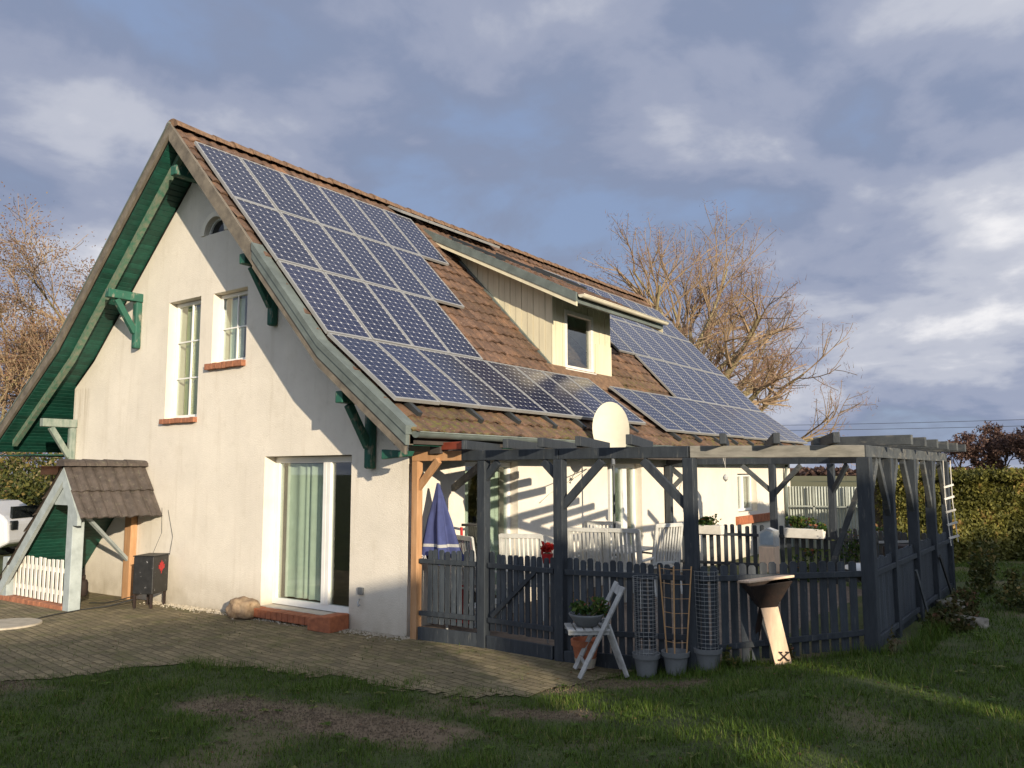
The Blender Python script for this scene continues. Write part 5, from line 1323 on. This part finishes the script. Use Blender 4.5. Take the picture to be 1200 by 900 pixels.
# ------------------------------------------------------------------ barn shapes added out of view to cast the garden shadow
SX = Vector((-.8844,.4666,0)); QX = Vector((.4666,.8844,0))
def barn(label, q0, q1, s0, zr0, zr1, depth=8., eave=3.6):
    t = thing('shade_barn', label, 'barn', tuple(SX*(s0)+QX*((q0+q1)/2)))
    def W_(s_, q, z): p = SX*s_+QX*q; return (p.x, p.y, z)
    sec = lambda zr_: [(s0-depth/2,-.3),(s0+depth/2,-.3),(s0+depth/2,eave),(s0,zr_),(s0-depth/2,eave)]
    mb = MB(); mb.v = [W_(a,q0,z) for a, z in sec(zr0)]+[W_(a,q1,z) for a, z in sec(zr1)]; mb.f = [tuple(range(5)), tuple(range(9,4,-1))]+[(i,i+5,(i+1)%5+5,(i+1)%5) for i in range(5)]
    mb.obj('wall', 'barn', t)
    for sg in (-1, 1):
        e = s0+sg*(depth/2+.4); ze = eave-.4*(zr0-eave)/(depth/2)
        rb = MB(); rb.v = [W_(s0,q0,zr0+.03),W_(s0,q1,zr1+.03),W_(e,q1,ze+.03),W_(e,q0,ze+.03),W_(s0,q0,zr0+.10),W_(s0,q1,zr1+.10),W_(e,q1,ze+.10),W_(e,q0,ze+.10)]
        rb.f = [(0,1,2,3),(7,6,5,4),(0,4,5,1),(1,5,6,2),(2,6,7,3),(3,7,4,0)]; rb.obj('roof', 'ridge', t)
    return t
barn('long barn shape with a red roof, added unseen to shade the garden', -18, .17, -27, 5.3, 6.45)
barn('narrow unseen block added between the barn shapes to leave two slits of sun', .67, 2.30, -27, 6.6, 6.68)  # unseen block added so a slit on either side passes a sun streak
barn('taller barn shape with a red roof, added unseen to shade the right side', 2.50, 16, -27, 6.82, 6.5)

# ------------------------------------------------------------------ light, sky, camera
sd = Vector((1.27,-.67,.31)).normalized()
ld = bpy.data.lights.new('sun', 'SUN'); ld.energy = 5.; ld.angle = rad(.5); ld.color = (1.,.86,.655)
lo = bpy.data.objects.new('sun', ld); C.objects.link(lo); lo.rotation_euler = (-sd).to_track_quat('-Z','Y').to_euler(); lo.location = (30,-20,20)
nt = W.node_tree; n = nt.nodes; l = nt.links; bg = n['Background']; bg.inputs['Strength'].default_value = .1
sk = n.new('ShaderNodeTexSky'); sk.sky_type = 'NISHITA'; sk.sun_disc = False; sk.sun_elevation = math.asin(sd.z); sk.sun_rotation = atan2(sd.x, sd.y)
tc = n.new('ShaderNodeTexCoord')
def mth(op, a, b_=None, c_=None, clamp=False):
    q = n.new('ShaderNodeMath'); q.operation = op; q.use_clamp = clamp
    for i, v in enumerate((a, b_, c_)):
        if v is None: continue
        if isinstance(v, (int, float)): q.inputs[i].default_value = v
        else: l.new(v, q.inputs[i])
    return q.outputs[0]
sp_ = n.new('ShaderNodeSeparateXYZ'); l.new(tc.outputs['Generated'], sp_.inputs[0])
zz = mth('ADD', mth('MAXIMUM', sp_.outputs['Z'], 0.), .28)
cv = n.new('ShaderNodeCombineXYZ'); l.new(mth('DIVIDE', sp_.outputs['X'], zz), cv.inputs[0]); l.new(mth('DIVIDE', sp_.outputs['Y'], zz), cv.inputs[1])
def nz(scale, detail, off, rough=.55, dist=0., st=(1,1,1)):
    mp = n.new('ShaderNodeMapping'); mp.inputs['Location'].default_value = off; mp.inputs['Scale'].default_value = st; l.new(cv.outputs[0], mp.inputs['Vector'])
    t = n.new('ShaderNodeTexNoise'); t.inputs['Scale'].default_value = scale; t.inputs['Detail'].default_value = detail; t.inputs['Roughness'].default_value = rough; t.inputs['Distortion'].default_value = dist
    l.new(mp.outputs[0], t.inputs['Vector']); return t.outputs['Fac']
def ramp(fac, stops):
    r_ = n.new('ShaderNodeValToRGB'); e = r_.color_ramp.elements; e[0].position, e[0].color = stops[0][0], (*stops[0][1],1); e[1].position, e[1].color = stops[-1][0], (*stops[-1][1],1)
    for p, c_ in stops[1:-1]: k = e.new(p); k.color = (*c_,1)
    r_.color_ramp.interpolation = 'EASE'; l.new(fac, r_.inputs[0]); return r_.outputs[0]
big = nz(1.15, 7, (3.1,1.7,0), .5, .25); det = nz(3.0, 8, (1.3,5.2,0), .55, .2)
mixn = mth('ADD', mth('MULTIPLY', big, .60), mth('MULTIPLY', det, .40))
# cloud brightness (x10 because the background strength is .1); brighter towards the low sun
cloud = ramp(mixn, [(.36,(2.6,3.4,5.4)),(.44,(2.45,2.95,4.35)),(.50,(3.3,3.7,5.0)),(.57,(5.1,5.35,6.3)),(.66,(8.8,8.7,9.0))])
dt = n.new('ShaderNodeVectorMath'); dt.operation = 'DOT_PRODUCT'; l.new(tc.outputs['Generated'], dt.inputs[0]); dt.inputs[1].default_value = tuple(sd)
sunw = mth('POWER', mth('MAXIMUM', mth('MULTIPLY_ADD', dt.outputs['Value'], .5, .5), 0.), 3.)
gain = mth('MULTIPLY_ADD', sunw, 1.2, .80)
cm = n.new('ShaderNodeMix'); cm.data_type = 'RGBA'; cm.blend_type = 'MULTIPLY'; cm.inputs['Factor'].default_value = 1.; l.new(cloud, cm.inputs['A'])
gc = n.new('ShaderNodeCombineXYZ'); l.new(gain, gc.inputs[0]); l.new(mth('MULTIPLY', gain, 1.0), gc.inputs[1]); l.new(mth('MULTIPLY_ADD', gain, .84, .12), gc.inputs[2]); l.new(gc.outputs[0], cm.inputs['B'])
mx = n.new('ShaderNodeMix'); mx.data_type = 'RGBA'; l.new(sk.outputs[0], mx.inputs['A']); l.new(cm.outputs['Result'], mx.inputs['B'])
mr = n.new('ShaderNodeMapRange'); mr.inputs['From Min'].default_value = .38; mr.inputs['From Max'].default_value = .46; mr.inputs['To Min'].default_value = .86; mr.inputs['To Max'].default_value = 1.; l.new(mixn, mr.inputs['Value']); l.new(mr.outputs[0], mx.inputs['Factor'])
l.new(mx.outputs['Result'], bg.inputs['Color'])

cd = bpy.data.cameras.new('camera'); co = bpy.data.objects.new('camera', cd); C.objects.link(co); S.camera = co
yaw, pit, rol, f_ = -.6279, .1086, -.0022, 952.634
F_ = Vector((sin(yaw)*cos(pit), cos(yaw)*cos(pit), sin(pit))); Rt = Vector((cos(yaw),-sin(yaw),0)); U_ = Rt.cross(F_)
R2 = Rt*cos(rol)+U_*sin(rol); U2 = -Rt*sin(rol)+U_*cos(rol)
co.matrix_world = Matrix(((R2.x,U2.x,-F_.x,7.0743),(R2.y,U2.y,-F_.y,-7.5306),(R2.z,U2.z,-F_.z,2.0072),(0,0,0,1)))
cd.sensor_fit = 'HORIZONTAL'; cd.sensor_width = 36; cd.lens = f_*36/1200; cd.clip_end = 5000; cd.clip_start = .05
S.view_settings.view_transform = 'Standard'; S.view_settings.look = 'None'; S.view_settings.gamma = 1; S.view_settings.exposure = .35
for o in bpy.data.objects:
    if 'local' in o: del o['local']
